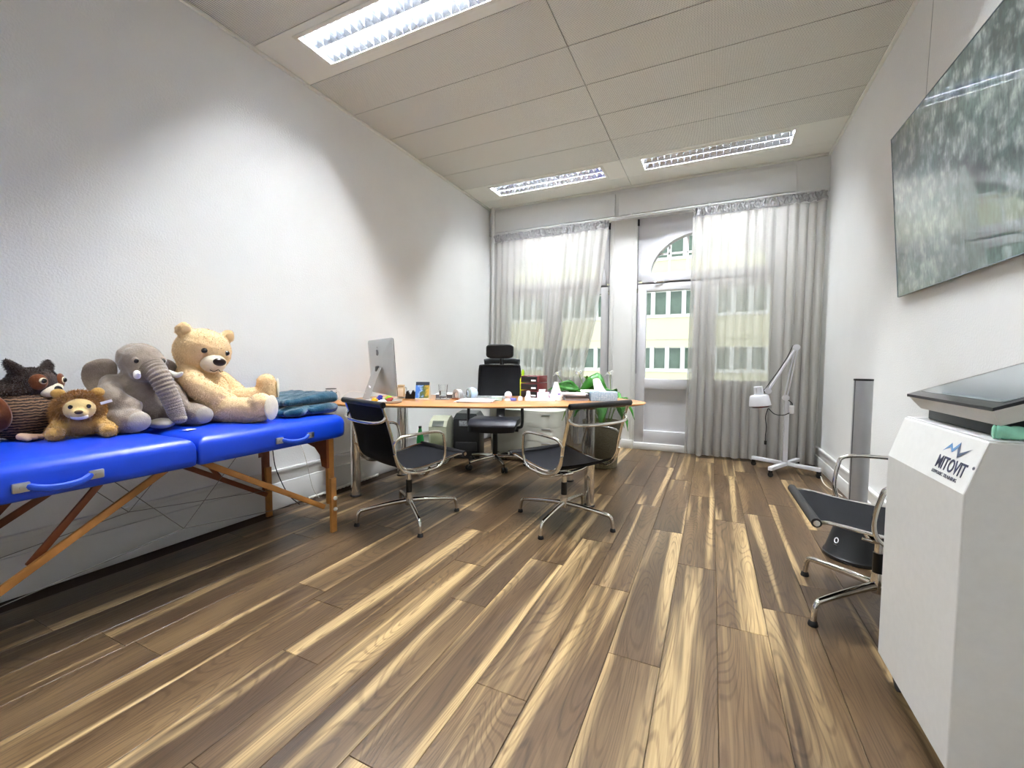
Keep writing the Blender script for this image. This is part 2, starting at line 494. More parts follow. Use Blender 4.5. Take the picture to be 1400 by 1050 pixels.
XZ = Matrix(((1, 0, 0, 0), (0, 0, 1, 0), (0, 1, 0, 0), (0, 0, 0, 1)))
def window_unit(name, x0, x1, flip, is_door):
    o = bpy.data.objects.new(name, None); COL.objects.link(o)
    cx = (x0 + x1) / 2
    o.location = (cx, D, 0); ROOT[o.name] = Matrix.Translation(o.location)
    tag(o, kind='structure')
    ya, yb = D + 0.02, D + 0.10
    rx, rz, zs = 0.62, 0.47, 2.165
    def P(mb, nm, m=M_winpaint, ang=38): return mb.build(nm, m, o, world=True, ang=ang)
    # arched surround
    arc = [(cx + rx * math.cos(a), zs + rz * math.sin(a)) for a in [PI - PI * i / 40 for i in range(41)]]
    P(MB().prism([(x0, zs - 0.06), (cx - rx, zs - 0.06)] + arc + [(cx + rx, zs - 0.06), (x1, zs - 0.06), (x1, 2.86), (x0, 2.86)], ya, yb, XZ), 'arch_surround', ang=25)
    # raised arch frame
    r2 = 0.10
    outer = [(cx + (rx + r2) * math.cos(a), zs + (rz + r2) * math.sin(a)) for a in [PI - PI * i / 40 for i in range(41)]]
    P(MB().prism([(cx - rx - r2, zs - 0.07)] + outer + [(cx + rx + r2, zs - 0.07), (cx + rx, zs - 0.07)] + arc[::-1] + [(cx - rx, zs - 0.07)], ya - 0.03, ya, XZ), 'arch_frame', ang=25)
    P(MB().b2((cx - rx - r2, ya - 0.03, zs - 0.09), (cx + rx + r2, yb, zs + 0.012), 0.004), 'arch_sill')
    P(MB().prism([(cx - rx, zs)] + arc + [(cx + rx, zs)], yb - 0.035, yb - 0.029, XZ), 'pane', M_pane, 25)
    for k in range(-2, 3):
        xx = cx + k * 0.205
        h = rz * math.sqrt(max(0, 1 - ((xx - cx) / rx) ** 2))
        P(MB().b2((xx - 0.011, yb - 0.055, zs), (xx + 0.011, yb - 0.036, zs + h)), 'muntin', M_white)
    hw = rx * math.sqrt(1 - (0.245 / rz) ** 2)
    P(MB().b2((cx - hw, yb - 0.055, zs + 0.234), (cx + hw, yb - 0.036, zs + 0.256)), 'muntin', M_white)
    P(MB().tube(spline([(cx - rx + 0.05, ya - 0.035, zs - 0.098), (cx - rx + 0.09, ya - 0.045, zs - 0.102), (cx - rx + 0.16, ya - 0.035, zs - 0.098)], 4), 0.008, 8), 'latch', M_chrome)
    # gap strip under the transom
    P(MB().b2((x0, ya + 0.012, 2.055), (x1, yb, 2.075)), 'transom_gap', mat('shadow_gap_grey', (120, 120, 124), 0.6))
    # two leaves
    for s in (0, 1):
        a, b = (x0, cx - 0.004) if s == 0 else (cx + 0.004, x1)
        lf = MB()
        z0, z1 = 0.085, 2.05
        lf.b2((a, ya - 0.025, z0), (a + 0.115, yb - 0.02, z1), 0.004).b2((b - 0.115, ya - 0.025, z0), (b, yb - 0.02, z1), 0.004)
        lf.b2((a + 0.115, ya - 0.0245, 1.965), (b - 0.115, yb - 0.02, z1), 0.004)
        lf.b2((a + 0.115, ya - 0.0245, 0.765), (b - 0.115, yb - 0.02, 0.885), 0.004).b2((a + 0.115, ya - 0.0245, z0), (b - 0.115, yb - 0.02, 0.24), 0.004)
        leaf = P(lf, 'leaf_frame')
        MB().b2((a + 0.11, ya + 0.02, 0.23), (b - 0.11, ya + 0.035, 0.77)).build('leaf_panel', M_winpaint, leaf, world=True)
        MB().b2((a + 0.11, yb - 0.05, 0.88), (b - 0.11, yb - 0.044, 1.97)).build('pane', M_pane, leaf, world=True)
    # lever bolt on the meeting stile and shutter rods at the jambs
    P(MB().cyl((cx, ya - 0.04, 0.95), (cx, ya - 0.04, 1.9), 0.006, n=8).b2((cx - 0.02, ya - 0.05, 1.07), (cx + 0.02, ya - 0.026, 1.13), 0.005), 'bolt_rod', M_white)
    xe = x0 - 0.008 if flip else x1 + 0.008
    xr = x0 + 0.012 if flip else x1 - 0.012
    P(MB().cyl((xr, ya - 0.04, 0.95), (xr, ya - 0.04, 2.80), 0.0055, n=8), 'shutter_rod', mat('grey_metal_rod', (150, 150, 152), 0.4, 0.6))
    P(MB().b2((xr - 0.012, ya - 0.052, 2.765), (xr + 0.012, ya - 0.026, 2.845), 0.004), 'rod_bracket', M_black)
    P(MB().b2((xr - 0.008, ya - 0.05, 1.95), (xr + 0.008, ya - 0.026, 2.0), 0.003), 'hinge', M_chrome)
    P(MB().b2((x0, D - 0.03, 0.0), (x1, yb, 0.085), 0.006), 'threshold', M_trim)
    return o
window_unit('window_1', *WX[0], False, False)
window_unit('door_1', *WX[1], True, True)

# heating pipes in the far left corner
mb = MB().b2((0.0, D - 0.07, 0), (0.045, D - 0.0, 2.86), 0.004)
struct(mb, 'trim_1', M_trim)
pp = thing('heating_pipe', 'white vertical heating pipe in the corner beside the sheer curtain', 'pipe', (0.075, D - 0.118, 0))
MB().cyl((0, 0, 0), (0, 0, H - 0.002), 0.024, n=18).build('pipe', M_trim, pp)
MB().cyl((0, 0, 2.66), (0, 0, 2.69), 0.033, n=18).build('collar', M_trim, pp)

# baseboards, stepped
def baseboard(name, pts_fn):
    mb = MB()
    pts_fn(mb)
    return struct(mb, name, M_trim)
baseboard('baseboard_left', lambda m: m.b2((0, Y0, 0), (0.022, D - 0.08, 0.19), 0.004).b2((0, Y0, 0.19), (0.014, D - 0.08, 0.262), 0.004).b2((0, Y0, 0.262), (0.026, D - 0.08, 0.29), 0.007))
baseboard('baseboard_right', lambda m: m.b2((W - 0.022, Y0, 0), (W, D - 0.02, 0.12), 0.004).b2((W - 0.014, Y0, 0.12), (W, D - 0.02, 0.19), 0.004).b2((W - 0.026, Y0, 0.19), (W, D - 0.02, 0.215), 0.007))
baseboard('baseboard_back', lambda m: m.b2((0, Y0, 0), (W, Y0 + 0.02, 0.19), 0.004))

# ceiling: metal panels in two bays, lamp rows plain, the others perforated
ceiling = struct(MB().b2((0, Y0, H + 0.14), (W, D - 0.08, H + 0.30)), 'ceiling', mat('dark_plenum', (70, 68, 62), 0.9))
JY = [1.98 + 0.45 * k for k in range(-7, 8)]            # joints across the room
JY = [Y0] + [y for y in JY if y > Y0 + 0.1] + [D - 0.08]
LAMPX = [(0.345, 1.745), (2.155, 3.555)]
LAMP_ROWS = [-0.72, 1.98, 4.68]
XM = 1.958
pc = {}
for y0, y1 in zip(JY[:-1], JY[1:]):
    for c, (x0, x1) in enumerate(((0.0, XM), (XM, W))):
        row = [r for r in LAMP_ROWS if abs(r - y0) < 0.01]
        g = 0.0022
        a, b, c0, c1 = x0 + g, x1 - g, y0 + g, y1 - g
        mx_, my_ = (x0 + x1) / 2, (y0 + y1) / 2
        key = (bool(row), c, round(y1 - y0, 3))
        if key not in pc:
            mb = MB()
            if row:
                h0, h1 = LAMPX[c]; v0, v1 = y0 + 0.06, y0 + 0.36
                for (p, q, r, s) in ((a, h0, c0, c1), (h1, b, c0, c1), (h0, h1, c0, v0), (h0, h1, v1, c1)):
                    mb.b2((p - mx_, r - my_, 0), (q - mx_, s - my_, 0.02))
            else:
                mb.b2((a - mx_, c0 - my_, 0), (b - mx_, c1 - my_, 0.02), 0.0015, 1)
            me = bpy.data.meshes.new('ceiling_panel')
            me.from_pydata(mb.v, [], mb.f); me.update()
            plain = bool(row) or y0 > 5.0
            me.materials.append(M_ceil if plain else M_ceilp)
            pc[key] = me
        o = bpy.data.objects.new('ceiling_panel', pc[key]); COL.objects.link(o)
        o.parent = ceiling; o.location = (mx_, my_, H)
# edge trims under the ceiling
struct(MB().b2((0, Y0, H - 0.022), (0.022, D - 0.08, H - 0.002), 0.003), 'trim_2', M_ceil)
struct(MB().b2((W - 0.022, Y0, H - 0.022), (W, D - 0.08, H - 0.002), 0.003), 'trim_3', M_ceil)
struct(MB().b2((0.022, D - 0.105, H - 0.024), (W - 0.022, D - 0.08, H - 0.002), 0.003), 'trim_4', M_ceil)
pr = thing('picture_rail', 'dark slim picture hanging rail under the ceiling on the right wall', 'rail', (W - 0.012, 1.6, H - 0.075))
MB().b2((-0.006, -2.6, -0.012), (0.012, 1.62, 0.012), 0.003).build('rail', mat('rail_grey', (150, 146, 136), 0.4, 0.5), pr)
MB().b2((-0.009, -2.6, -0.003), (-0.0055, 1.62, 0.003)).build('rail_slot', M_black, pr)

# ceiling lights: recessed twin fluorescent fixtures with louvres
M_tube = emit_mat('fluorescent_tube', (246, 250, 255), TUBE_STRENGTH)
M_louvre = mat('louvre_mirror_aluminium', (214, 220, 230), 0.16, 0.92, var=0.02)
M_refl = mat('louvre_reflector', (220, 224, 230), 0.20, 1.0, var=0.02)
def make_light():
    t = thing('ceiling_light', 'x', 'ceiling light')
    L_, Wd = 1.40, 0.30
    hz = 0.12
    fr = MB()
    for s in (-1, 1):
        fr.b2((-L_ / 2 - 0.012, s * (Wd / 2) - 0.014, -0.006), (L_ / 2 + 0.012, s * (Wd / 2) + 0.014, -0.0004), 0.002)
        fr.b2((s * L_ / 2 - 0.014, -Wd / 2 + 0.014, -0.006), (s * L_ / 2 + 0.014, Wd / 2 - 0.014, -0.0004), 0.002)
    fr.build('frame', M_ceil, t)
    hs = MB()
    hs.b2((-L_ / 2 + 0.002, -Wd / 2 + 0.002, hz), (L_ / 2 - 0.002, Wd / 2 - 0.002, hz + 0.008))
    for s in (-1, 1):
        hs.b2((-L_ / 2 + 0.002, s * (Wd / 2 - 0.004) - 0.002, 0.001), (L_ / 2 - 0.002, s * (Wd / 2 - 0.004) + 0.002, hz))
        hs.b2((s * (L_ / 2 - 0.004) - 0.002, -Wd / 2 + 0.008, 0.001), (s * (L_ / 2 - 0.004) + 0.002, Wd / 2 - 0.008, hz))
    hs.build('housing', M_white, t)
    bay = Wd / 2 - 0.012
    for s in (-1, 1):
        yc = s * (bay / 2 + 0.002)
        MB().cyl((-L_ / 2 + 0.03, 0, 0), (L_ / 2 - 0.03, 0, 0), 0.013, n=12).build('tube', M_tube, t, loc=(0, yc, 0.086))
        # mirror side reflectors of the bay, leaning in towards the tube
        for q in (-1, 1):
            prof = [(0.000, 0.002), (0.009, 0.020), (0.020, 0.040), (0.034, 0.060)]
            mb = MB()
            for (o0, z0), (o1, z1) in zip(prof[:-1], prof[1:]):
                e0, e1 = yc + q * (bay / 2 - 0.001 - o0), yc + q * (bay / 2 - 0.001 - o1)
                mb._add([(-L_ / 2 + 0.01, e0, z0), (L_ / 2 - 0.01, e0, z0), (L_ / 2 - 0.01, e1, z1), (-L_ / 2 + 0.01, e1, z1)], [(0, 1, 2, 3)])
            mb.build('reflector', M_refl, t)
        # cross blades, wedge shaped
        n = 22
        me = None
        for k in range(n):
            x = -L_ / 2 + 0.045 + (L_ - 0.09) * k / (n - 1)
            if me is None:
                hw = bay / 2 - 0.002
                mb = MB()
                mb._add([(-0.0015, -hw, 0.003), (0.0015, -hw, 0.003), (0.012, -hw + 0.027, 0.052), (-0.012, -hw + 0.027, 0.052),
                         (-0.0015, hw, 0.003), (0.0015, hw, 0.003), (0.012, hw - 0.027, 0.052), (-0.012, hw - 0.027, 0.052)],
                        [(0, 1, 5, 4), (1, 2, 6, 5), (3, 0, 4, 7), (0, 3, 2, 1), (4, 5, 6, 7)])
                b = mb.build('louvre_blade', M_louvre, t, smooth=False); me = b.data
            else:
                b = bpy.data.objects.new('louvre_blade', me); COL.objects.link(b); b.parent = t
            b.location = (x, yc, 0)
    return t
L0 = make_light()
lamp_lab = {(0, 1.98): 'large recessed twin-tube ceiling light with louvre above the toy-laden blue table',
            (1, 1.98): 'recessed twin-tube ceiling light over the wooden floor, mirrored in the framed picture',
            (0, 4.68): 'recessed louvred ceiling light above the black office chair and drawn-back sheer curtain',
            (1, 4.68): 'recessed louvred ceiling light in front of the door and floor-length curtain',
            (0, -0.72): 'added louvred fill light behind the camera towards the left wall',
            (1, -0.72): 'added louvred fill light behind the camera towards the right wall'}
M_tube_dim = emit_mat('fluorescent_tube_dimmed', (246, 250, 255), TUBE_STRENGTH * 0.7)
M_tube_fill = emit_mat('fill_tube_low', (246, 250, 255), TUBE_STRENGTH * 0.22)
_td = [x for x in bpy.data.objects if x.parent == L0 and x.name.startswith('tube')]
TUBE_DIM = _td[0].data.copy(); TUBE_DIM.materials.clear(); TUBE_DIM.materials.append(M_tube_dim)
TUBE_FILL = _td[0].data.copy(); TUBE_FILL.materials.clear(); TUBE_FILL.materials.append(M_tube_fill)
first = True
for ry in (1.98, 4.68, -0.72):
    for c, (x0, x1) in enumerate(LAMPX):
        o = L0 if first else copy_tree(L0)
        first = False
        o.location = ((x0 + x1) / 2, ry + 0.21, H)
        if ry > 4:                                # the window row burns dimmer
            for q in [x for x in bpy.data.objects if x.parent == o and x.name.startswith('tube')]:
                q.data = TUBE_DIM
        if ry < 0:                                # unseen rear row, added as weak fill for the near end
            for q in [x for x in bpy.data.objects if x.parent == o and x.name.startswith('tube')]:
                q.data = TUBE_FILL
        tag(o, lamp_lab[(c, ry)], 'ceiling light', 'recessed louvred ceiling lights')

# ------------------------------------------------------------------ house across the street and the street
struct(MB().b2((-40, D + 0.6, -8.2), (45, 60, -8.0)), 'ground', mat('asphalt', (96, 96, 98), 0.9))
FY = 25.0
fb = thing('apartment_building', 'cream apartment building across the street with rows of white-framed windows', 'building', (2, FY, -8.0))
M_cream = mat('cream_render', (238, 230, 192), 0.9, var=0.03, scale=0.6)
M_fwhite = mat('facade_white', (238, 237, 230), 0.7, var=0.02, scale=2)
M_fglass = mat('dark_window_glass', (104, 122, 106), 0.12, var=0.35, scale=1.3, spec=0.8)
FX0, FX1 = -14.4, 20.0
strips = [(-5.35, 1.25), (-2.35, 1.25), (0.67, 1.23), (3.66, 1.34), (6.78, 1.15), (9.8, 1.2)]
prev = -8.0
for z, h in strips:
    MB().b2((FX0, FY, prev), (FX1, FY + 0.5, z)).build('wall_band', M_cream, fb, world=True)
    MB().b2((FX0, FY - 0.06, z - 0.14), (FX1, FY - 0.002, z)).build('window_sill', M_fwhite, fb, world=True)
    prev = z + h
MB().b2((FX0, FY, prev), (FX1, FY + 0.5, 13.0)).build('wall_band', M_cream, fb, world=True)
MB().b2((FX0 - 0.3, FY - 0.5, 12.8), (FX1 + 0.3, FY + 0.5, 13.1)).build('eave', M_fwhite, fb, world=True)
MB().b2((FX0, FY + 0.5, -8.0), (FX1, FY + 6, 12.9)).build('building_core', M_cream, fb, world=True)
for z in (2.3, 5.35):
    MB().b2((FX0, FY - 0.012, z), (FX1, FY - 0.001, z + 0.03)).build('joint_line', mat('joint_beige', (196, 188, 160), 0.9), fb, world=True)
for si, (z, h) in enumerate(strips):
    if si < 1: continue
    pil = pane = curt = None
    x = FX0 + 0.62
    k = 0
    while x < FX1 - 0.9:
        if pil is None:
            pil = MB().b2((-0.11, -0.04, 0), (0.11, 0.2, h)).build('window_pillar', M_fwhite, fb)
            pane = MB().b2((-0.29, 0.16, 0.06), (0.29, 0.19, h - 0.05)).build('window_pane', M_fglass, fb)
            fr = MB().b2((-0.27, 0.10, 0), (0.27, 0.2, 0.06)).b2((-0.27, 0.10, h - 0.05), (0.27, 0.2, h)).build('window_frame', M_fwhite, fb)
            objs = (pil, pane, fr)
        else:
            objs = []
            for q in (pil, pane, fr):
                c = bpy.data.objects.new(q.name.split('.')[0], q.data); COL.objects.link(c); c.parent = fb
                objs.append(c)
        for q, dx in zip(objs, (0, 0.4, 0.4)):
            q.location = (x + dx - 2, 0, z + 8.0)
        x += 0.8; k += 1
# ------------------------------------------------------------------ MASSAGE TABLE
TX0, TX1, TYA, TYM, TYB = 0.055, 0.80, 0.19, 1.127, 2.05
TZ0, TZ1 = 0.615, 0.752
mt = thing('massage_table', 'folding massage table with blue vinyl cushions and wooden legs along the left wall', 'massage table', ((TX0 + TX1) / 2, TYM, 0))
def cushion(y0, y1, round_at):
    """plump cushion: rounded outer corners at one end, straight at the fold"""
    w = TX1 - TX0
    rr = 0.13
    n = 8
    out = []
    def corner(cx, cy, r, a0):
        return [(cx + r * math.cos(R(a0 + 90 * i / n)), cy + r * math.sin(R(a0 + 90 * i / n))) for i in range(n + 1)]
    ra, rb = (0.012, rr) if round_at == 'b' else (rr, 0.012)
    out += corner(TX1 - rb, y1 - rb, rb, 0) + corner(TX0 + rb, y1 - rb, rb, 90) + corner(TX0 + ra, y0 + ra, ra, 180) + corner(TX1 - ra, y0 + ra, ra, 270)
    cx, cy = (TX0 + TX1) / 2, (y0 + y1) / 2
    layers = [(TZ0, 0.012), (TZ0 + 0.006, 0.003), (TZ0 + 0.03, 0.0), (TZ1 - 0.055, 0.0), (TZ1 - 0.036, 0.004), (TZ1 - 0.02, 0.013), (TZ1 - 0.009, 0.030), (TZ1 - 0.004, 0.055), (TZ1 - 0.001, 0.10), (TZ1, 0.18), (TZ1 + 0.001, 0.30)]
    hx, hy = (TX1 - TX0) / 2, (y1 - y0) / 2
    vs, fs = [], []
    m = len(out)
    for z, ins in layers:
        for x, y in out:
            sx, sy = (hx - ins) / hx, (hy - ins) / hy
            px, py = cx + (x - cx) * sx, cy + (y - cy) * sy
            wob = 0.0022 * mnoise.noise(Vector((px * 6, py * 6, z * 3)))
            vs.append((px, py, z + (wob if z > TZ1 - 0.06 else 0)))
    for l in range(len(layers) - 1):
        for i in range(m):
            fs.append((l * m + i, l * m + (i + 1) % m, (l + 1) * m + (i + 1) % m, (l + 1) * m + i))
    fs.append(tuple(range(m))[::-1]); fs.append(tuple((len(layers) - 1) * m + i for i in range(m)))
    mb = MB(); mb._add(vs, fs)
    return mb
c1 = cushion(TYA, TYM - 0.003, 'a').build('cushion', M_vinyl, mt, world=True, ang=60)
c2 = cushion(TYM + 0.003, TYB, 'b').build('cushion', M_vinyl, mt, world=True, ang=60)
M_hand = mat('handle_blue_webbing', (24, 70, 190), 0.5)
for ya, yb in ((0.575, 0.77), (1.525, 1.72)):
    h = MB().tube(spline([(TX1 + 0.004, ya + 0.015, 0.665), (TX1 + 0.022, ya + 0.05, 0.652), (TX1 + 0.028, (ya + yb) / 2, 0.648), (TX1 + 0.022, yb - 0.05, 0.652), (TX1 + 0.004, yb - 0.015, 0.665)], 6), 0.010, 8, flat=((0, 0, 1), 1.3)).build('carry_handle', M_hand, mt, world=True)
    for yy in (ya, yb):
        MB().box((TX1 + 0.006, yy, 0.665), (0.012, 0.045, 0.034), None, 0.005).cyl((TX1 + 0.012, yy, 0.665), (TX1 + 0.016, yy, 0.665), 0.006, n=10).build('handle_bracket', M_alu, h, world=True)
# legs: end frames with shaped top board
def leg_frame(y, inner):
    for x, m in ((0.735, M_wood), (0.12, M_darkwood)):
        foot = 0.712 if x > 0.4 else 0.087
        xx = foot
        lg = MB()
        lg.box((xx, y, 0.40), (0.026, 0.048, 0.43), None, 0.004)
        o = lg.build('leg', M_wood if x > 0.4 else M_darkwood, mt, world=True)
        MB().box((xx + 0.024, y, 0.175), (0.022, 0.042, 0.35), None, 0.004).build('leg_extension', M_wood, o, world=True)
        if x > 0.4:
            for z in (0.152, 0.222):
                MB().lathe([(0.004, 0.0), (0.012, 0.004), (0.013, 0.012), (0.009, 0.018), (0.0, 0.02)], (xx + 0.035, y, z), 12, Matrix.Rotation(PI / 2, 4, 'Y')).build('leg_knob', M_whitecord, o, world=True)
    # curved top board under the cushion, joining both legs
    poly = [(0.075, 0.615), (0.735, 0.615), (0.735, 0.42)] + [(0.690, 0.43), (0.675, 0.50), (0.63, 0.545), (0.56, 0.565), (0.24, 0.565), (0.17, 0.545), (0.13, 0.50), (0.115, 0.43), (0.075, 0.42)]
    M_ = Matrix(((1, 0, 0, 0), (0, 0, 1, 0), (0, 1, 0, 0), (0, 0, 0, 1)))
    yo = y + inner * 0.034
    MB().prism(poly, yo - 0.009, yo + 0.009, M_).build('leg_top_board', M_darkwood, mt, world=True)
leg_frame(1.935, -1)
leg_frame(0.305, 1)
# folding braces
def bar(p, q, wz, wx):
    mb = MB(); p, q = Vector(p), Vector(q)
    d = (q - p); l = d.length; d.normalize()
    a = math.atan2(d.z, d.y)
    return mb.box(tuple((p + q) / 2), (wx, l, wz), (a, 0, 0), 0.003)
for x in (0.690, 0.135):
    m = M_wood if x > 0.4 else M_darkwood
    bar((x, 1.20, 0.605), (x, 1.905, 0.165), 0.030, 0.016).build('brace', m, mt, world=True)
    bar((x, 1.05, 0.605), (x, 0.335, 0.165), 0.030, 0.016).build('brace', m, mt, world=True)
    bar((x - 0.02, 1.44, 0.612), (x - 0.02, 1.62, 0.345), 0.026, 0.014).build('brace_link', M_darkwood, mt, world=True) if x < 0.4 else None
    bar((x - 0.02, 0.84, 0.612), (x - 0.02, 0.62, 0.345), 0.026, 0.014).build('brace_link', M_darkwood, mt, world=True)
# steel support cables
for x in (0.66, 0.16):
    MB().cyl((x, 0.33, 0.20), (x, 1.127, 0.30), 0.0018, n=6).cyl((x, 1.127, 0.30), (x, 1.91, 0.20), 0.0018, n=6).build('support_cable', M_cordgrey, mt, world=True)
    MB().cyl((x, 1.127, 0.30), (x, 0.86, 0.61), 0.0016, n=6).cyl((x, 1.127, 0.30), (x, 1.40, 0.61), 0.0016, n=6).build('support_cable', M_cordgrey, mt, world=True)
nt_ = solo(MB().box((0, 0, 0.001), (0.034, 0.045, 0.002), (0, 0, 0.2)), 'paper_note', M_paper, 'small white paper slip lying on the blue table', 'note', (0.585, 1.205, TZ1 + 0.0025))

# ------------------------------------------------------------------ PLUSH TOYS
def remeshed(mb, vox, smooth=6, amp=0.0, fs=40):
    me = bpy.data.meshes.new('tmp'); me.from_pydata([tuple(v) for v in mb.v], [], mb.f); me.update()
    o = bpy.data.objects.new('tmp', me); COL.objects.link(o)
    r = o.modifiers.new('r', 'REMESH'); r.mode = 'VOXEL'; r.voxel_size = vox
    s = o.modifiers.new('s', 'SMOOTH'); s.iterations = smooth; s.factor = 0.5
    dg = bpy.context.evaluated_depsgraph_get()
    ev = o.evaluated_get(dg)
    m2 = bpy.data.meshes.new_from_object(ev)
    bpy.data.objects.remove(o); bpy.data.meshes.remove(me)
    if amp:
        m2.update()
        for v in m2.vertices:
            v.co += v.normal * amp * mnoise.noise(v.co * fs)
    m2.polygons.foreach_set('use_smooth', [True] * len(m2.polygons))
    m2.update()
    return m2
def mesh_part(me, name, material, parent):
    me.name = name; me.materials.clear(); me.materials.append(material)
    o = bpy.data.objects.new(name, me); COL.objects.link(o); o.parent = parent
    ROOT[o.name] = ROOT[parent.name].copy()
    return o
def fur(src, name, material, parent, count, length, width, lean=0.5, keep=None, seed=1):
    """short pile: thin blades standing on the surface, combed by noise"""
    me = src.data if hasattr(src, 'data') else src
    me.calc_loop_triangles()
    nv = len(me.vertices)
    co = np.empty(nv * 3, 'f'); me.vertices.foreach_get('co', co); co = co.reshape(-1, 3)
    no = np.empty(nv * 3, 'f'); me.vertices.foreach_get('normal', no); no = no.reshape(-1, 3)
    nt = len(me.loop_triangles)
    ti = np.empty(nt * 3, 'i'); me.loop_triangles.foreach_get('vertices', ti); ti = ti.reshape(-1, 3)
    A, B, C = co[ti[:, 0]], co[ti[:, 1]], co[ti[:, 2]]
    ar = np.linalg.norm(np.cross(B - A, C - A), axis=1)
    if keep is not None:
        ar = ar * keep((A + B + C) / 3)
    rng = np.random.default_rng(seed)
    idx = rng.choice(nt, count, p=ar / ar.sum())
    u, v = rng.random(count), rng.random(count)
    f = u + v > 1; u[f] = 1 - u[f]; v[f] = 1 - v[f]
    P = A[idx] + (B - A)[idx] * u[:, None] + (C - A)[idx] * v[:, None]
    Nn = no[ti[idx, 0]]
    d = Nn + lean * rng.normal(size=(count, 3)) + np.array([0, 0, -0.35])
    d /= np.linalg.norm(d, axis=1)[:, None]
    sd = np.cross(d, rng.normal(size=(count, 3))); sd /= np.linalg.norm(sd, axis=1)[:, None]
    ln = length * rng.uniform(0.6, 1.2, count)[:, None]
    P = P - Nn * 0.002
    mid = P + d * ln * 0.55 + sd * 0
    tip = P + d * ln + np.array([0, 0, -0.25]) * ln
    V = np.stack([P - sd * width, P + sd * width, mid + sd * width * 0.8, mid - sd * width * 0.8, tip], 1).reshape(-1, 3)
    m2 = bpy.data.meshes.new(name)
    k = np.arange(count)[:, None] * 5
    F = np.concatenate([k + np.array([[0, 1, 2, 3]])], 0)
    faces = [tuple(r) for r in F] + [tuple(r) for r in (k + np.array([[3, 2, 4]]))]
    m2.from_pydata(V.tolist(), [], faces)
    m2.polygons.foreach_set('use_smooth', [True] * len(m2.polygons))
    m2.update(); m2.materials.append(material)
    o = bpy.data.objects.new(name, m2); COL.objects.link(o); o.parent = parent
    o['kind'] = 'stuff'
    return o
def chain(mb, pts, rads, n=6):
    P = spline(pts, n)
    k = len(P)
    for i, q in enumerate(P):
        t = i / (k - 1) * (len(rads) - 1); a = min(int(t), len(rads) - 2)
        r = rads[a] + (rads[a + 1] - rads[a]) * (t - a)
        mb.ell(q, r, None, 14, 8)
    return mb

# teddy bear, local +X is forward
M_ted = mat('teddy_fur', (232, 200, 152), 0.95, var=0.05, scale=30, bump=0.08, bscale=140, sheen=0.4, spec=0.1)
M_tedlight = mat('teddy_cream', (243, 232, 208), 0.95, var=0.05, scale=40, bump=0.3, bscale=200, sheen=0.3, spec=0.1)
M_nose = mat('nose_dark_brown', (38, 20, 16), 0.35, var=0.1)
M_eye = mat('eye_black', (14, 11, 10), 0.12, var=0.1, spec=0.8)
tb = thing('teddy_bear', 'large tan plush teddy bear sitting on the blue table beside the elephant', 'plush toy', (0.215, 1.46, TZ1 + 0.001), R(38))
mb = MB()
mb.ell((0.02, 0, 0.14), (0.135, 0.14, 0.15)).ell((-0.02, 0, 0.25), (0.105, 0.125, 0.12))
HC = Vector((0.03, -0.02, 0.395))                 # head centre; the head turns to the room and tips down
hd = Matrix.Rotation(R(-36), 3, 'Z') @ Matrix.Rotation(R(16), 3, 'Y') @ Matrix.Rotation(R(-6), 3, 'X')
def hp(x, y, z): return HC + hd @ Vector((x, y, z))
mb.ell(HC, (0.128, 0.145, 0.130), hd)
for s in (-1, 1):
    mb.ell(hp(-0.01, s * 0.122, 0.105), (0.022, 0.044, 0.044), hd)
    mb.ell(hp(-0.01, s * 0.10, 0.08), (0.03, 0.04, 0.04), hd)
chain(mb, [(-0.01, 0.10, 0.27), (0.05, 0.165, 0.21), (0.12, 0.155, 0.15), (0.15, 0.125, 0.13)], [0.058, 0.06, 0.058, 0.055])
chain(mb, [(-0.01, -0.10, 0.27), (0.06, -0.165, 0.20), (0.14, -0.15, 0.14), (0.18, -0.115, 0.11)], [0.058, 0.064, 0.064, 0.058])
chain(mb, [(0.06, -0.09, 0.075), (0.20, -0.14, 0.068), (0.34, -0.185, 0.064)], [0.08, 0.075, 0.072])
chain(mb, [(0.37, -0.192, 0.062), (0.38, -0.196, 0.105)], [0.062, 0.060], 4)
chain(mb, [(0.06, 0.07, 0.09), (0.19, 0.11, 0.112), (0.30, 0.14, 0.125)], [0.075, 0.062, 0.056])
chain(mb, [(0.315, 0.145, 0.128), (0.305, 0.145, 0.205)], [0.06, 0.056], 4)
me = remeshed(mb, 0.009, 6, 0.0035, 45)
body = mesh_part(me, 'body', M_ted, tb)
def ted_keep(c):
    return ((c[:, 0] < 0.41) & (c[:, 2] > 0.01)).astype(float)
fur(body, 'fur', M_ted, tb, 30000, 0.007, 0.0016, 0.45, ted_keep, 3)
mz = MB().ell(hp(0.108, 0, -0.038), (0.058, 0.068, 0.054), hd)
mzo = mesh_part(remeshed(mz, 0.007, 3), 'muzzle', M_tedlight, tb)
fur(mzo, 'fur', M_tedlight, mzo, 3000, 0.006, 0.0010, 0.5, None, 4)
MB().ell(hp(0.160, 0, -0.018), (0.020, 0.035, 0.023), hd).build('nose', M_nose, tb)
for s in (-1, 1):
    MB().ell(hp(0.108, s * 0.062, 0.026), (0.013, 0.016, 0.015), hd).build('eye', M_eye, tb)
    MB().ell(hp(0.012, s * 0.122, 0.108), (0.006, 0.027, 0.027), hd).build('inner_ear', M_ted, tb)
MB().tube(spline([hp(0.150, -0.035, -0.070), hp(0.163, -0.018, -0.074), hp(0.167, 0, -0.062), hp(0.163, 0.018, -0.074), hp(0.150, 0.035, -0.070)], 5), 0.0022, 6).build('mouth_stitch', M_nose, tb)
MB().ell((0.440, -0.216, 0.082), (0.009, 0.054, 0.070), Matrix.Rotation(R(-22), 3, 'Z')).build('foot_sole', M_tedlight, tb)
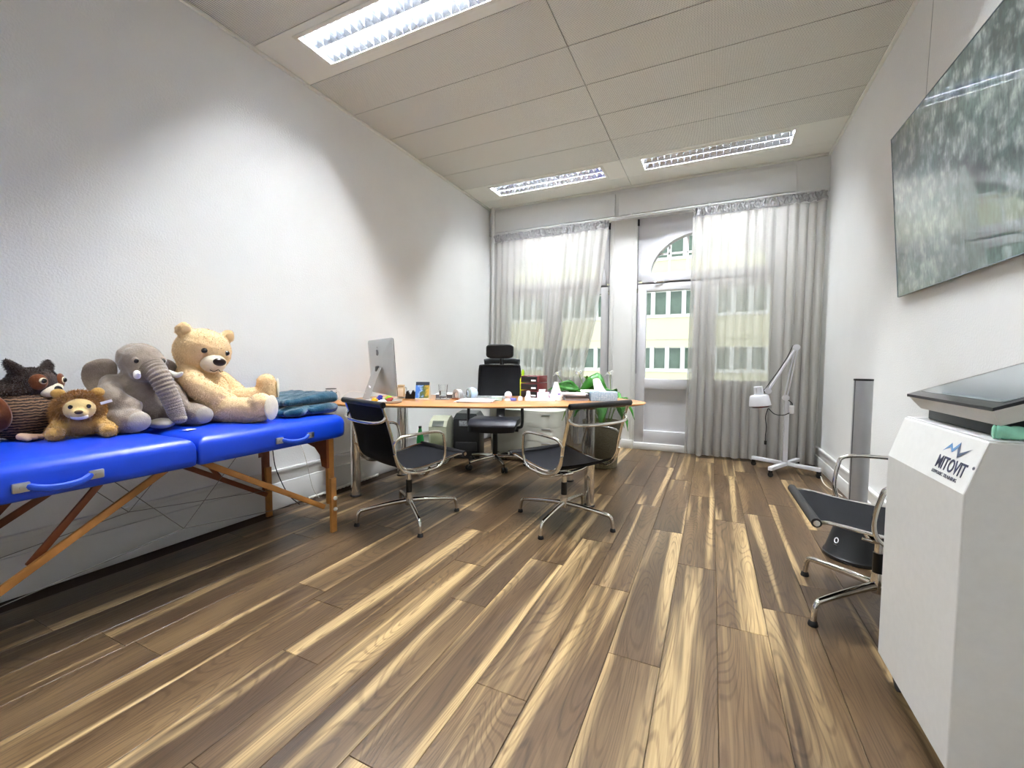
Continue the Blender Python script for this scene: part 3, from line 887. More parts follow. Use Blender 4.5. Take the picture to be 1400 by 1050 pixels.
MB().ell((0.368, 0.156, 0.165), (0.008, 0.044, 0.066), Matrix.Rotation(R(12), 3, 'Z')).build('foot_sole', M_tedlight, tb)

# elephant, local +X forward
M_ele = mat('elephant_grey_plush', (152, 138, 124), 0.95, var=0.16, scale=26, bump=0.4, bscale=170, sheen=0.5, spec=0.1)
M_elel = mat('elephant_pale_plush', (170, 160, 146), 0.95, var=0.1, scale=26, bump=0.3, bscale=170, sheen=0.4, spec=0.1)
M_tusk = mat('tusk_white', (240, 236, 226), 0.6)
el = thing('elephant', 'grey plush elephant with white tusks and long trunk sitting between lion and teddy', 'plush toy', (0.245, 1.15, TZ1 + 0.001), R(-2))
el.scale = (0.84, 0.84, 0.88)
mb = MB()
mb.ell((0.0, 0, 0.13), (0.13, 0.155, 0.14)).ell((0.0, 0, 0.23), (0.11, 0.13, 0.11))
mb.ell((0.05, 0.01, 0.375), (0.108, 0.112, 0.105)).ell((0.01, 0.01, 0.40), (0.10, 0.11, 0.09)).ell((0.10, 0.015, 0.325), (0.075, 0.095, 0.065))
chain(mb, [(0.0, -0.12, 0.25), (0.08, -0.15, 0.18), (0.17, -0.10, 0.13)], [0.062, 0.064, 0.055])
chain(mb, [(0.0, 0.12, 0.25), (0.08, 0.155, 0.18), (0.17, 0.14, 0.11)], [0.062, 0.060, 0.052])
chain(mb, [(0.03, -0.13, 0.07), (0.14, -0.15, 0.068), (0.23, -0.115, 0.062)], [0.08, 0.072, 0.066])
chain(mb, [(0.03, 0.13, 0.07), (0.14, 0.19, 0.068), (0.23, 0.215, 0.062)], [0.08, 0.072, 0.066])
body = mesh_part(remeshed(mb, 0.009, 5, 0.004, 30), 'body', M_ele, el)
fur(body, 'fur', M_ele, el, 14000, 0.007, 0.0010, 0.6, lambda c: (c[:, 2] > 0.01).astype(float), 8)
# trunk with ring folds
tp = spline([(0.14, 0.015, 0.355), (0.195, 0.03, 0.30), (0.225, 0.052, 0.22), (0.24, 0.075, 0.14), (0.25, 0.088, 0.085), (0.262, 0.093, 0.055)], 28)
k = len(tp)
tr = [(0.062 - 0.022 * (i / (k - 1)) ** 0.8) * (1 + (0.06 if i < 60 else 0.03) * math.sin(i * 0.95)) for i in range(k)]
trk = MB().tube(tp, tr, 22).ell(tp[-1], (0.042, 0.042, 0.03)).build('trunk', M_ele, el, ang=70)
fur(trk, 'fur', M_ele, trk, 3500, 0.006, 0.0009, 0.6, None, 9)
for s in (-1, 1):
    # ears: thick drooping flaps
    def ear(u, v, s=s):
        a = u * 2 * PI; r = v
        y = math.cos(a) * r; z = math.sin(a) * r
        return y, z
    mbx = MB()
    pts = [(0.0, 0.0), (0.03, 0.05), (0.09, 0.06), (0.145, 0.035), (0.155, -0.03), (0.13, -0.11), (0.085, -0.16), (0.03, -0.15), (0.005, -0.08)]
    pl = spline([(a, b, 0) for a, b in pts], 5, True)
    cen = Vector((0.075, -0.045, 0))
    def lay(scale, dx):
        out = []
        for q in pl:
            w = cen + (q - cen) * scale
            out.append((0.0 + dx - 0.25 * w.x * w.x * 8 * 0.1 - 0.04 * (w.x / 0.15) + 0.012 * math.sin(w.y * 30), s * (0.09 + w.x * 0.92), 0.345 + w.y - 0.12 * w.x))
        return out
    m = len(pl)
    Ls = [lay(0.3, 0.012), lay(0.8, 0.011), lay(0.96, 0.006), lay(1.0, 0.0), lay(0.96, -0.006), lay(0.8, -0.011), lay(0.3, -0.012)]
    vs = sum(Ls, [])
    fs = [(l * m + i, l * m + (i + 1) % m, (l + 1) * m + (i + 1) % m, (l + 1) * m + i) for l in range(6) for i in range(m)]
    fs += [tuple(range(m))[::-1], tuple(6 * m + i for i in range(m))]
    mbx._add(vs, fs)
    eo = mbx.build('ear', M_ele, el, ang=80)
    fur(eo, 'fur', M_ele, eo, 2500, 0.006, 0.0009, 0.6, None, 11)
    MB().tube(spline([(0.15, s * 0.078 + 0.02, 0.318), (0.20, s * 0.098 + 0.022, 0.302), (0.245, s * 0.108 + 0.022, 0.318)], 6), [0.017] * 6 + [0.016, 0.015, 0.014, 0.013, 0.011, 0.008, 0.004], 12).build('tusk', M_tusk, el)
    MB().ell((0.138, s * 0.066 + 0.012, 0.385), (0.011, 0.013, 0.013)).build('eye', M_eye, el)
    MB().ell((0.131, s * 0.066 + 0.012, 0.388), (0.013, 0.021, 0.020)).build('eyelid', M_ele, el)
MB().ell((0.275, -0.105, 0.062), (0.022, 0.055, 0.052)).build('foot_pad', M_elel, el)
MB().ell((0.283, 0.222, 0.062), (0.018, 0.052, 0.050)).build('foot_pad', M_elel, el)
MB().ell((0.20, 0.03, 0.030), (0.08, 0.06, 0.03)).build('tail_tuft', M_elel, el)

# lion
M_lion = mat('lion_gold_plush', (190, 148, 78), 0.95, var=0.15, scale=30, bump=0.4, bscale=170, sheen=0.4, spec=0.1)
M_mane = mat('lion_mane', (158, 112, 58), 0.95, var=0.25, scale=25, bump=0.4, bscale=150, sheen=0.3, spec=0.1)
M_face = mat('lion_face', (214, 186, 128), 0.95, var=0.08, scale=30, bump=0.2, bscale=170, sheen=0.3, spec=0.1)
li = thing('lion', 'small golden plush lion with brown mane lying in front of the owl', 'plush toy', (0.30, 0.905, TZ1 + 0.001), R(-18))
mb = MB()
mb.ell((-0.03, 0.07, 0.068), (0.09, 0.10, 0.068)).ell((0.05, 0, 0.07), (0.07, 0.085, 0.068))
chain(mb, [(0.05, 0.06, 0.05), (0.12, 0.085, 0.035), (0.165, 0.085, 0.028)], [0.036, 0.032, 0.03])
chain(mb, [(0.05, -0.06, 0.05), (0.10, -0.075, 0.035), (0.13, -0.078, 0.03)], [0.036, 0.032, 0.032])
lb = mesh_part(remeshed(mb, 0.008, 5), 'body', M_lion, li)
fur(lb, 'fur', M_lion, li, 7000, 0.010, 0.0009, 0.6, lambda c: (c[:, 2] > 0.008).astype(float), 12)
mb = MB().ell((0.07, 0, 0.135), (0.062, 0.078, 0.068)).ell((0.02, 0.0, 0.11), (0.06, 0.085, 0.07))
mn = mesh_part(remeshed(mb, 0.008, 4), 'mane', M_mane, li)
fur(mn, 'mane_fur', M_mane, mn, 9000, 0.024, 0.0011, 0.5, None, 13)
fc = MB().ell((0.122, 0.0, 0.128), (0.032, 0.054, 0.048)).ell((0.148, -0.004, 0.112), (0.03, 0.03, 0.024))
fo = mesh_part(remeshed(fc, 0.006, 4), 'face', M_face, li)
MB().ell((0.150, -0.002, 0.099), (0.022, 0.028, 0.015)).build('chin', M_tedlight, li)
MB().ell((0.177, -0.004, 0.121), (0.007, 0.014, 0.009)).build('nose', mat('lion_nose', (92, 66, 34), 0.5), li)
for s in (-1, 1):
    MB().ell((0.148, s * 0.028, 0.142), (0.006, 0.008, 0.009)).build('eye', M_eye, li)
    MB().ell((0.062, s * 0.062, 0.196), (0.014, 0.024, 0.022)).build('ear', M_lion, li)
MB().box((0.13, 0.085, 0.155), (0.002, 0.04, 0.012), (0.3, 0, 0)).build('care_tag', M_paper, li)

# owl
M_owl = mat('owl_dark_plush', (44, 29, 22), 0.95, var=0.3, scale=30, bump=0.4, bscale=150, sheen=0.3, spec=0.1)
M_owlb = mat('owl_brown_plush', (104, 56, 26), 0.95, var=0.2, scale=30, bump=0.3, bscale=150, sheen=0.3, spec=0.1)
def stripe_mat():
    m, nt, b = new_mat('owl_striped_chest')
    L = nt.links
    tc = N(nt, 'ShaderNodeTexCoord')
    wv = N(nt, 'ShaderNodeTexWave', wave_type='BANDS', bands_direction='Z', Scale=26.0, Distortion=3.5, Detail=2.0)
    wv.inputs['Detail Scale'].default_value = 2.0
    L.new(tc.outputs['Object'], wv.inputs['Vector'])
    rp = ramp(nt, [(0.35, lin((46, 32, 24))), (0.62, lin((128, 98, 72)))])
    L.new(wv.outputs['Fac'], rp.inputs[0]); L.new(rp.outputs[0], b.inputs['Base Color'])
    b.inputs['Roughness'].default_value = 0.95
    return m
M_chest = stripe_mat()
ow = thing('owl', 'dark brown plush owl with striped chest and white beak patch on the blue table', 'plush toy', (0.165, 0.765, TZ1 + 0.001), R(32))
mb = MB().ell((0.0, 0.0, 0.105), (0.11, 0.125, 0.115)).ell((-0.02, 0, 0.16), (0.09, 0.10, 0.08))
ob = mesh_part(remeshed(mb, 0.009, 4), 'body', M_chest, ow)
fur(ob, 'fur', M_chest, ow, 7000, 0.010, 0.0010, 0.6, lambda c: (c[:, 2] > 0.012).astype(float), 14)
mb = MB().ell((0.015, 0.04, 0.232), (0.082, 0.10, 0.075)).ell((-0.01, 0.01, 0.20), (0.085, 0.105, 0.06))
for s in (-1, 1):
    chain(mb, [(0.015, 0.04 + s * 0.055, 0.285), (0.008, 0.04 + s * 0.078, 0.312), (0.0, 0.04 + s * 0.092, 0.335)], [0.026, 0.022, 0.012], 4)
oh = mesh_part(remeshed(mb, 0.008, 3), 'head', M_owl, ow)
fur(oh, 'fur', M_owl, oh, 8000, 0.012, 0.0011, 0.5, lambda c: (c[:, 0] < 0.075).astype(float), 15)
for s in (-1, 1):
    yc = 0.045 + s * 0.052
    MB().ell((0.078, yc, 0.245), (0.015, 0.032, 0.036), Matrix.Rotation(s * R(28), 3, 'Z')).build('eye_patch', M_owlb, ow)
    e = MB().lathe([(0.0, 0.0), (0.014, 0.0), (0.014, 0.003), (0.010, 0.007), (0.0, 0.009)], (0.092, yc - s * 0.004, 0.25), 18, Matrix.Rotation(s * R(26), 4, 'Z') @ Matrix.Rotation(PI / 2, 4, 'Y')).build('eye', M_tedlight, ow)
    MB().ell((0.0985, yc - s * 0.004, 0.25), (0.007, 0.0112, 0.0112)).build('pupil', M_eye, e)
    MB().ell((0.0, s * 0.125, 0.125), (0.075, 0.03, 0.085), Matrix.Rotation(s * R(-12), 3, 'X')).build('wing', M_owlb if s < 0 else M_owl, ow)
mb = MB().ell((0.080, 0.050, 0.208), (0.026, 0.052, 0.030), Matrix.Rotation(R(20), 3, 'X'))
MB.build(mb, 'beak_patch', M_tedlight, ow)
MB().ell((0.106, 0.05, 0.204), (0.016, 0.017, 0.022)).build('beak', M_eye, ow)
for s in (-1, 1):
    f = MB()
    for q in (-1, 0, 1):
        chain(f, [(0.07, s * 0.055 - 0.03, 0.018), (0.125, s * 0.058 + q * 0.028 - 0.03, 0.014)], [0.016, 0.012], 4)
    mesh_part(remeshed(f, 0.005, 2), 'foot', mat('owl_foot_pink', (224, 186, 156), 0.9), ow)

# folded teal blanket
M_teal = mat('teal_fleece', (6, 66, 86), 0.95, var=0.2, scale=18, bump=0.5, bscale=120, sheen=0.6, spec=0.1)
bl = thing('blanket', 'folded teal fleece blanket at the right end of the blue table', 'blanket', (0.42, 1.86, TZ1))
def cloth(rolls, name, seed, vox=0.010):
    mb = MB()
    for pts, rads in rolls:
        chain(mb, pts, rads, 7)
    me = remeshed(mb, vox, 5)
    q = Vector((seed * 3.1, seed * 1.7, 0))
    for v in me.vertices:
        w = 0.007 * mnoise.noise(Vector((v.co.x * 14, v.co.y * 9, v.co.z * 14)) + q) + 0.005 * mnoise.noise(Vector((v.co.x * 30, v.co.y * 18, v.co.z * 34)) + q)
        v.co += v.normal * w
        v.co.z = max(v.co.z, 0.001)
    me.update()
    return mesh_part(me, name, M_teal, bl)
# a soft sheet folded over itself: lower layer, upper layer with a rounded edge, and a crumpled loose end
cloth([([(x, -0.12 + 0.02 * math.sin(x * 9), 0.033), (x, 0.05, 0.036), (x, 0.195 - 0.03 * abs(x), 0.034)], [0.030, 0.034, 0.032]) for x in (-0.2, -0.15, -0.1, -0.05, 0.0, 0.05, 0.1, 0.15, 0.2)], 'lower_fold', 1)
cloth([([(x, -0.14 + 0.05 * x, 0.086), (x, 0.03, 0.098), (x + 0.01, 0.20 - 0.04 * abs(x), 0.104)], [0.024, 0.032, 0.036]) for x in (-0.21, -0.16, -0.11, -0.06, -0.01, 0.04, 0.09, 0.14, 0.185)], 'upper_fold', 2)
cloth([([(0.235, 0.00, 0.030), (0.245, 0.09, 0.040), (0.225, 0.18, 0.040)], [0.024, 0.034, 0.028]), ([(0.215, -0.15, 0.028), (0.235, -0.09, 0.034), (0.215, -0.03, 0.05)], [0.022, 0.030, 0.024]), ([(0.16, -0.17, 0.028), (0.18, -0.12, 0.04), (0.20, -0.06, 0.04)], [0.024, 0.03, 0.024])], 'loose_end', 3, 0.008)

# ------------------------------------------------------------------ EAMES-LIKE MESH CHAIRS (local front +Y)
PROF = spline([(0, 0.285, 0.452), (0, 0.22, 0.452), (0, 0.08, 0.428), (0, -0.08, 0.412), (0, -0.18, 0.428), (0, -0.238, 0.49), (0, -0.262, 0.60), (0, -0.295, 0.72), (0, -0.335, 0.835)], 6)
def make_chair(sling_mat):
    t = thing('conference_chair', 'x', 'chair')
    hw = 0.232
    nx = 8
    def sheet(seg, name, m):
        n = len(seg)
        vs, fs = [], []
        for side in (0, 1):
            for i, p in enumerate(seg):
                tg = (seg[min(i + 1, n - 1)] - seg[max(i - 1, 0)]).normalized()
                nr = Vector((0, tg.z, -tg.y))
                for j in range(nx + 1):
                    x = -hw + 2 * hw * j / nx
                    q = p - nr * 0.010 * (1 - (x / hw) ** 2) + nr * (0.003 if side else -0.003)
                    vs.append((x, q.y, q.z))
        k = n * (nx + 1)
        for i in range(n - 1):
            for j in range(nx):
                a = i * (nx + 1) + j
                fs.append((a, a + 1, a + nx + 2, a + nx + 1)); fs.append((k + a, k + a + nx + 1, k + a + nx + 2, k + a + 1))
            for j in (0, nx):
                a, b = i * (nx + 1) + j, (i + 1) * (nx + 1) + j
                fs.append((a, b, k + b, k + a))
        mb = MB(); mb._add(vs, fs)
        return mb.build(name, m, t, ang=60)
    cut = 27
    sheet(PROF[:cut + 1], 'seat', sling_mat)
    sheet(PROF[cut:], 'backrest', sling_mat)
    for p, nm in ((PROF[0], 'front_roll'), (PROF[-1], 'top_roll')):
        r = MB().cyl((-0.262, p.y, p.z), (0.262, p.y, p.z), 0.019, n=16).build(nm, M_black, t)
        for s in (-1, 1):
            MB().cyl((s * 0.2615, p.y, p.z), (s * 0.266, p.y, p.z), 0.012, n=12).build('screw_cap', M_chrome, r)
    for s in (-1, 1):
        x = s * 0.246
        MB().tube([(x, p.y, p.z) for p in PROF], 0.0075, 8, flat=((1, 0, 0), 1.7)).tube([(x, p.y * 1.0, p.z - 0.026) if i < 28 else (x, p.y - 0.026, p.z) for i, p in enumerate(PROF[10:34])], 0.006, 8).build('side_rail', M_chrome, t)
        arm = spline([(s * 0.252, -0.262, 0.585), (s * 0.272, -0.235, 0.628), (s * 0.286, -0.15, 0.640), (s * 0.288, 0.00, 0.642), (s * 0.288, 0.07, 0.628), (s * 0.284, 0.090, 0.59), (s * 0.272, 0.105, 0.48), (s * 0.262, 0.075, 0.408), (s * 0.256, -0.02, 0.388), (s * 0.254, -0.13, 0.392), (s * 0.252, -0.215, 0.435), (s * 0.252, -0.258, 0.53)], 6)
        MB().tube(arm, 0.0095, 10).build('armrest', M_chrome, t)
    MB().tube(spline([(-0.246, -0.305, 0.765), (-0.235, -0.325, 0.735), (-0.17, -0.352, 0.722), (0, -0.362, 0.718), (0.17, -0.352, 0.722), (0.235, -0.325, 0.735), (0.246, -0.305, 0.765)], 6), 0.0105, 10).build('back_spreader', M_chrome, t)
    MB().tube(spline([(-0.25, 0.0, 0.398), (-0.20, 0.0, 0.352), (-0.11, 0.0, 0.336), (0, 0, 0.332), (0.11, 0, 0.336), (0.20, 0, 0.352), (0.25, 0, 0.398)], 6), 0.013, 10).box((0, 0, 0.335), (0.09, 0.09, 0.022), None, 0.008).build('seat_spreader', M_chrome, t)
    MB().cyl((0, 0, 0.275), (0, 0, 0.328), 0.017, n=16).build('spindle', M_chrome, t)
    MB().cyl((0, 0, 0.185), (0, 0, 0.275), 0.021, n=16).build('column_sleeve', M_black, t)
    hub = MB().lathe([(0.020, 0.098), (0.026, 0.10), (0.030, 0.13), (0.024, 0.165), (0.022, 0.188)], (0, 0, 0), 20).build('star_base', M_chrome, t)
    for q in range(4):
        a = R(90 * q)
        c, s_ = math.cos(a), math.sin(a)
        pts = spline([(0.018, 0, 0.130), (0.10, 0, 0.126), (0.20, 0, 0.116), (0.30, 0, 0.103), (0.326, 0, 0.094), (0.338, 0, 0.070), (0.345, 0, 0.018)], 5)
        pr_ = [0.018 - 0.006 * min(1, i / 20) for i in range(len(pts))]
        MB().tube([(p.x * c, p.x * s_, p.z) for p in pts], pr_, 10).build('star_leg', M_chrome, hub)
        MB().lathe([(0.018, 0.0), (0.019, 0.004), (0.016, 0.018), (0.013, 0.022)], (0.345 * c, 0.345 * s_, 0), 14).build('glide', M_rubber, hub)
    return t
def sling_mats():
    m = mat('black_net_weave', (9, 10, 14), 0.7, var=0.25, scale=400, bump=0.1, bscale=700, spec=0.15)
    return m
ch0 = make_chair(sling_mats())
def set_chair(o, loc, face, base, label):
    o.location = loc; o.rotation_euler = (0, 0, R(face - 90))
    for c in [x for x in bpy.data.objects if x.parent == o]:
        if c.name.startswith('star_base'):
            c.rotation_euler = (0, 0, R(base - (face - 90)))
    tag(o, label, 'chair', 'chrome and black mesh conference chairs')
set_chair(ch0, (1.02, 2.335, 0), 71, 50, 'chrome and black mesh chair between the blue massage table and the desk')
ch2 = copy_tree(ch0)
set_chair(ch2, (2.01, 2.755, 0), 150, 84, 'chrome and black mesh chair with a see-through back at the plant end of the desk')
set_chair(copy_tree(ch0), (3.585, 2.315, 0), 181, 39, 'chrome and black mesh chair beside the white machine at the right wall')
# the back of the chair by the plant is thin see-through netting
for c in [x for x in bpy.data.objects if x.parent == ch2 and x.name.startswith('backrest')]:
    c.data = c.data.copy(); c.data.materials.clear()
    c.data.materials.append(mat('smoky_net_weave', (24, 20, 18), 0.5, var=0.2, scale=400, alpha=0.42))
# ------------------------------------------------------------------ DESK
DZ = 0.765
DTH = R(20)
dk = thing('desk', 'boat-shaped wooden desk on chrome column legs', 'desk', (1.15, 3.15, 0), DTH)
outline = [(0.05, 2.40), (0.39, 2.372), (0.71, 2.472), (1.03, 2.582), (1.34, 2.702), (1.58, 2.83), (1.87, 3.03), (2.21, 3.27), (2.37, 3.42), (2.425, 3.54), (2.40, 3.68), (2.25, 3.86), (2.0, 3.98), (1.7, 3.93), (1.25, 3.72), (0.7, 3.50), (0.3, 3.42), (0.05, 3.40)]
ol = spline([(x, y, 0) for x, y in outline[1:17]], 5)
ol = [Vector((0.05, 2.42, 0))] + ol + [Vector((0.05, 3.40, 0))]
cen = Vector((1.2, 3.15, 0))
mb = MB()
lay = [(DZ - 0.022, 0.060), (DZ - 0.014, 0.010), (DZ - 0.006, 0.0), (DZ - 0.001, 0.002), (DZ, 0.006)]
vs = []
for z, ins in lay:
    for q in ol:
        d = (cen - q); q2 = q + d.normalized() * ins if q.x > 0.06 else q
        vs.append((q2.x, q2.y, z))
m = len(ol)
fs = [(l * m + i, l * m + (i + 1) % m, (l + 1) * m + (i + 1) % m, (l + 1) * m + i) for l in range(len(lay) - 1) for i in range(m)]
fs += [tuple(range(m))[::-1], tuple((len(lay) - 1) * m + i for i in range(m))]
mb._add(vs, fs)
mb.build('desk_top', M_desk, dk, world=True, ang=50)
for x, y in ((0.31, 2.545), (2.085, 3.135), (1.74, 3.72), (0.235, 3.20)):
    lg = MB().cyl((x, y, 0.012), (x, y, DZ - 0.023), 0.0375, n=24).build('leg', M_chrome, dk, world=True)
    MB().lathe([(0.044, 0.0), (0.046, 0.006), (0.040, 0.013)], (x, y, 0), 24).build('leg_foot', M_black, lg, world=True)

def at(x, y, z=DZ): return (x, y, z + 0.0004)
# all-in-one computer seen from behind
ic = thing('desktop_computer', 'silver all-in-one desktop computer seen from behind on the desk', 'computer', at(0.345, 2.80), math.atan2(-0.50, 0.866))
M_sil = mat('computer_aluminium', (186, 188, 188), 0.35, 0.75, var=0.03)
tilt = Matrix.Rotation(R(4), 3, 'X')
p0 = rrect(0.65, 0.47, 0.02, 4)
shell = MB()
lays = [(0.0, 1.0), (-0.006, 1.0), (-0.012, 0.97), (-0.026, 0.72), (-0.034, 0.4)]
vs, m = [], len(p0)
for dy, sc in lays:
    for x, z in p0:
        v = tilt @ Vector((x * sc, dy, z * sc))
        vs.append((v.x, v.y + 0.02, v.z + 0.045 + 0.235))
fs = [(l * m + i, l * m + (i + 1) % m, (l + 1) * m + (i + 1) % m, (l + 1) * m + i) for l in range(len(lays) - 1) for i in range(m)]
fs += [tuple(range(m))[::-1], tuple((len(lays) - 1) * m + i for i in range(m))]
shell._add(vs, fs); shell.build('shell', M_sil, ic, ang=30)
scr = MB().prism(rrect(0.646, 0.466, 0.019, 4), 0.0005, 0.004, Matrix.Translation((0, 0.02, 0.28)) @ tilt.to_4x4() @ XZ)
scr.build('screen', mat('screen_black', (10, 10, 12), 0.1), ic)
# stand: bent aluminium plate
st = spline([(0, -0.018, 0.27), (0, -0.05, 0.20), (0, -0.105, 0.05), (0, -0.118, 0.012), (0, -0.10, 0.004), (0, 0.06, 0.004)], 5)
sm = MB(); vs = []
for q in st:
    for sx, o in ((-0.095, -0.003), (0.095, -0.003), (0.095, 0.003), (-0.095, 0.003)):
        vs.append((sx, q.y + o * (0.6), q.z + abs(o) + o * 0.6))
fs = [(i * 4 + a, i * 4 + (a + 1) % 4, i * 4 + 4 + (a + 1) % 4, i * 4 + 4 + a) for i in range(len(st) - 1) for a in range(4)] + [(3, 2, 1, 0), tuple(4 * (len(st) - 1) + a for a in range(4))]
sm._add(vs, fs); sm.build('stand', M_sil, ic, ang=50)
MB().cyl((0, -0.090, 0.100), (0, -0.082, 0.103), 0.022, n=18).build('cable_hole', M_paper, ic)
MB().box((0, -0.022, 0.262), (0.05, 0.03, 0.05), None, 0.01).build('hinge', mat('hinge_dark', (60, 60, 62), 0.4), ic)
# fruit-shaped mark on the back
lg = []
for i in range(40):
    a = 2 * PI * i / 40
    r = 0.030 * (1 + 0.10 * math.cos(2 * a) - 0.10 * max(0, math.sin(a)) ** 8 - 0.08 * max(0, -math.sin(a)) ** 10)
    x, z = r * math.cos(a), r * math.sin(a) * 1.02
    d = math.hypot(x + 0.036, z - 0.004)
    if d < 0.016:
        f = (0.016 - d) / max(d, 1e-4); x += (x + 0.036) * f; z += (z - 0.004) * f
    lg.append((x, z))
lf = [(0.0, 0.034), (0.003, 0.044), (0.012, 0.050), (0.010, 0.040)]
Mk = Matrix.Translation((0, -0.0212, 0.40)) @ tilt.to_4x4() @ XZ
MB().prism(lg, -0.0016, -0.0004, Mk).prism(lf, -0.0016, -0.0004, Mk).build('emblem', mat('emblem_dark', (70, 72, 74), 0.3, 0.5), ic)
# cable from the computer
cb = solo(MB().tube(spline([(0.0, 0, 0.06), (-0.10, -0.07, 0.075), (-0.13, -0.13, 0.03), (-0.145, -0.15, 0.005)], 8), 0.003, 8), 'power_cable', M_whitecord, 'white power cable curving from the silver computer to the dotted mug', 'cable', at(0.28, 2.70))

# mug with black dots
mg = thing('mug', 'white mug with black dots at the left end of the desk', 'mug', at(0.085, 2.515))
MB().lathe([(0.036, 0), (0.040, 0.004), (0.041, 0.10), (0.0395, 0.101), (0.0365, 0.098), (0.0355, 0.008), (0.0, 0.006)], n=28).build('cup', M_white, mg)
MB().lathe([(0.0405, 0.098), (0.0418, 0.099), (0.0418, 0.103), (0.0395, 0.103)], n=28).build('rim', M_black, mg)
for z in (0.03, 0.075):
    for k in range(5):
        a = R(-110 + 72 * k)
        MB().lathe([(0.0135, 0.0), (0.0135, 0.0015)], (0.0402 * math.cos(a), 0.0402 * math.sin(a), z), 16, Matrix.Rotation(a, 4, 'Z') @ Matrix.Rotation(PI / 2, 4, 'Y')).build('dot', M_black, mg)
MB().tube(spline([(0.038, 0.012, 0.08), (0.062, 0.022, 0.078), (0.07, 0.026, 0.05), (0.06, 0.022, 0.025), (0.038, 0.012, 0.022)], 5), 0.006, 8).build('handle', M_white, mg)

# round tray and its contents
tr_ = solo(MB().lathe([(0.125, 0), (0.140, 0.004), (0.146, 0.020), (0.143, 0.021), (0.136, 0.008), (0.0, 0.006)], n=36), 'tray', mat('tray_grey', (196, 192, 186), 0.4), 'round pale tray holding small colourful treats below the computer', 'tray', at(0.545, 2.62))
tz = DZ + 0.0072
for nm, m, lab, dx, dy, f in (
    ('sweet', mat('sweet_blue', (34, 34, 150), 0.3), 'dark blue glossy sweet on the round tray', -0.065, 0.02, lambda b: b.ell((0, 0, 0.018), (0.03, 0.022, 0.018)).ell((0.012, 0.0, 0.036), (0.022, 0.02, 0.014))),
    ('sweet', mat('sweet_yellow', (222, 160, 24), 0.35), 'yellow sweet on the round tray', -0.05, -0.045, lambda b: b.ell((0, 0, 0.014), (0.03, 0.024, 0.014)).ell((-0.02, 0.01, 0.018), (0.014, 0.018, 0.012))),
    ('sweet', mat('sweet_green', (150, 196, 50), 0.35), 'lime green sweet on the round tray', 0.0, 0.055, lambda b: b.ell((0, 0, 0.018), (0.034, 0.02, 0.018)).ell((0.01, 0.0, 0.034), (0.022, 0.016, 0.01))),
    ('sweet', mat('sweet_red', (140, 40, 32), 0.35), 'red brown sweet on the round tray', 0.055, 0.0, lambda b: b.ell((0, 0, 0.016), (0.028, 0.02, 0.016)).ell((0.008, 0.014, 0.024), (0.02, 0.014, 0.012))),
    ('sweet', M_paper, 'white wrapped sweet on the round tray', 0.015, -0.03, lambda b: b.ell((0, 0, 0.010), (0.026, 0.016, 0.010)).ell((0.03, 0, 0.008), (0.012, 0.012, 0.004)).ell((-0.03, 0, 0.008), (0.012, 0.012, 0.004)))):
    b = MB(); f(b)
    solo(b, nm, m, lab, 'sweet', (0.545 + dx, 2.62 + dy, tz))

# lidded wooden-framed jar
jr = thing('jar', 'tan framed glass jar with a wooden lid next to the computer', 'jar', at(0.43, 2.97), R(25))
M_tan = mat('tan_wood', (206, 180, 140), 0.5)
MB().box((0, 0, 0.058), (0.062, 0.05, 0.09), None, 0.008).build('jar_body', M_tan, jr)
MB().box((0, -0.0255, 0.056), (0.046, 0.003, 0.07), None, 0.001).build('jar_label', mat('label_beige', (232, 216, 190), 0.6), jr)
MB().tube(spline([(0.033, 0, 0.10), (0.048, 0, 0.088), (0.048, 0, 0.02), (0.033, 0, 0.008)], 5), 0.004, 8).build('handle', M_alu, jr)
MB().box((0, 0, 0.0055), (0.07, 0.055, 0.011), None, 0.004).build('base', M_alu, jr)
MB().box((0, 0, 0.112), (0.055, 0.045, 0.018), None, 0.004).build('lid', M_tan, jr)
# black card holder
chd = thing('card_holder', 'small black notched card holder between the tan jar and the photo stand', 'holder', at(0.515, 2.998), R(20))
MB().prism([(-0.048, 0), (0.048, 0), (0.043, 0.055), (0.02, 0.075), (0.006, 0.04), (-0.008, 0.04), (-0.022, 0.072), (-0.036, 0.062)], -0.02, 0.02, XZ).build('body', M_black, chd)
MB().box((0, 0.003, 0.045), (0.075, 0.002, 0.05)).build('cards', M_paper, chd)

# picture calendar with a landscape
def landscape():
    m, nt, b = new_mat('landscape_print')
    L = nt.links
    tc = N(nt, 'ShaderNodeTexCoord')
    nz = N(nt, 'ShaderNodeTexNoise', Scale=26.0, Detail=4.0)
    L.new(tc.outputs['Object'], nz.inputs[0])
    sx = N(nt, 'ShaderNodeSeparateXYZ'); L.new(tc.outputs['Object'], sx.inputs[0])
    ma = N(nt, 'ShaderNodeMath', operation='MULTIPLY_ADD'); ma.inputs[1].default_value = 6.0; ma.inputs[2].default_value = 0.0
    L.new(sx.outputs[0], ma.inputs[0])
    ad = N(nt, 'ShaderNodeMath', operation='ADD'); L.new(ma.outputs[0], ad.inputs[0]); L.new(nz.outputs[0], ad.inputs[1])
    rp = ramp(nt, [(0.28, lin((70, 120, 200))), (0.42, lin((150, 180, 220))), (0.52, lin((56, 84, 60))), (0.66, lin((110, 110, 40))), (0.8, lin((190, 150, 60)))])
    L.new(ad.outputs[0], rp.inputs[0]); L.new(rp.outputs[0], b.inputs['Base Color'])
    b.inputs['Roughness'].default_value = 0.4
    return m
cl = thing('desk_calendar', 'standing desk calendar with a blue and green landscape print', 'calendar', at(0.63, 3.02), R(24))
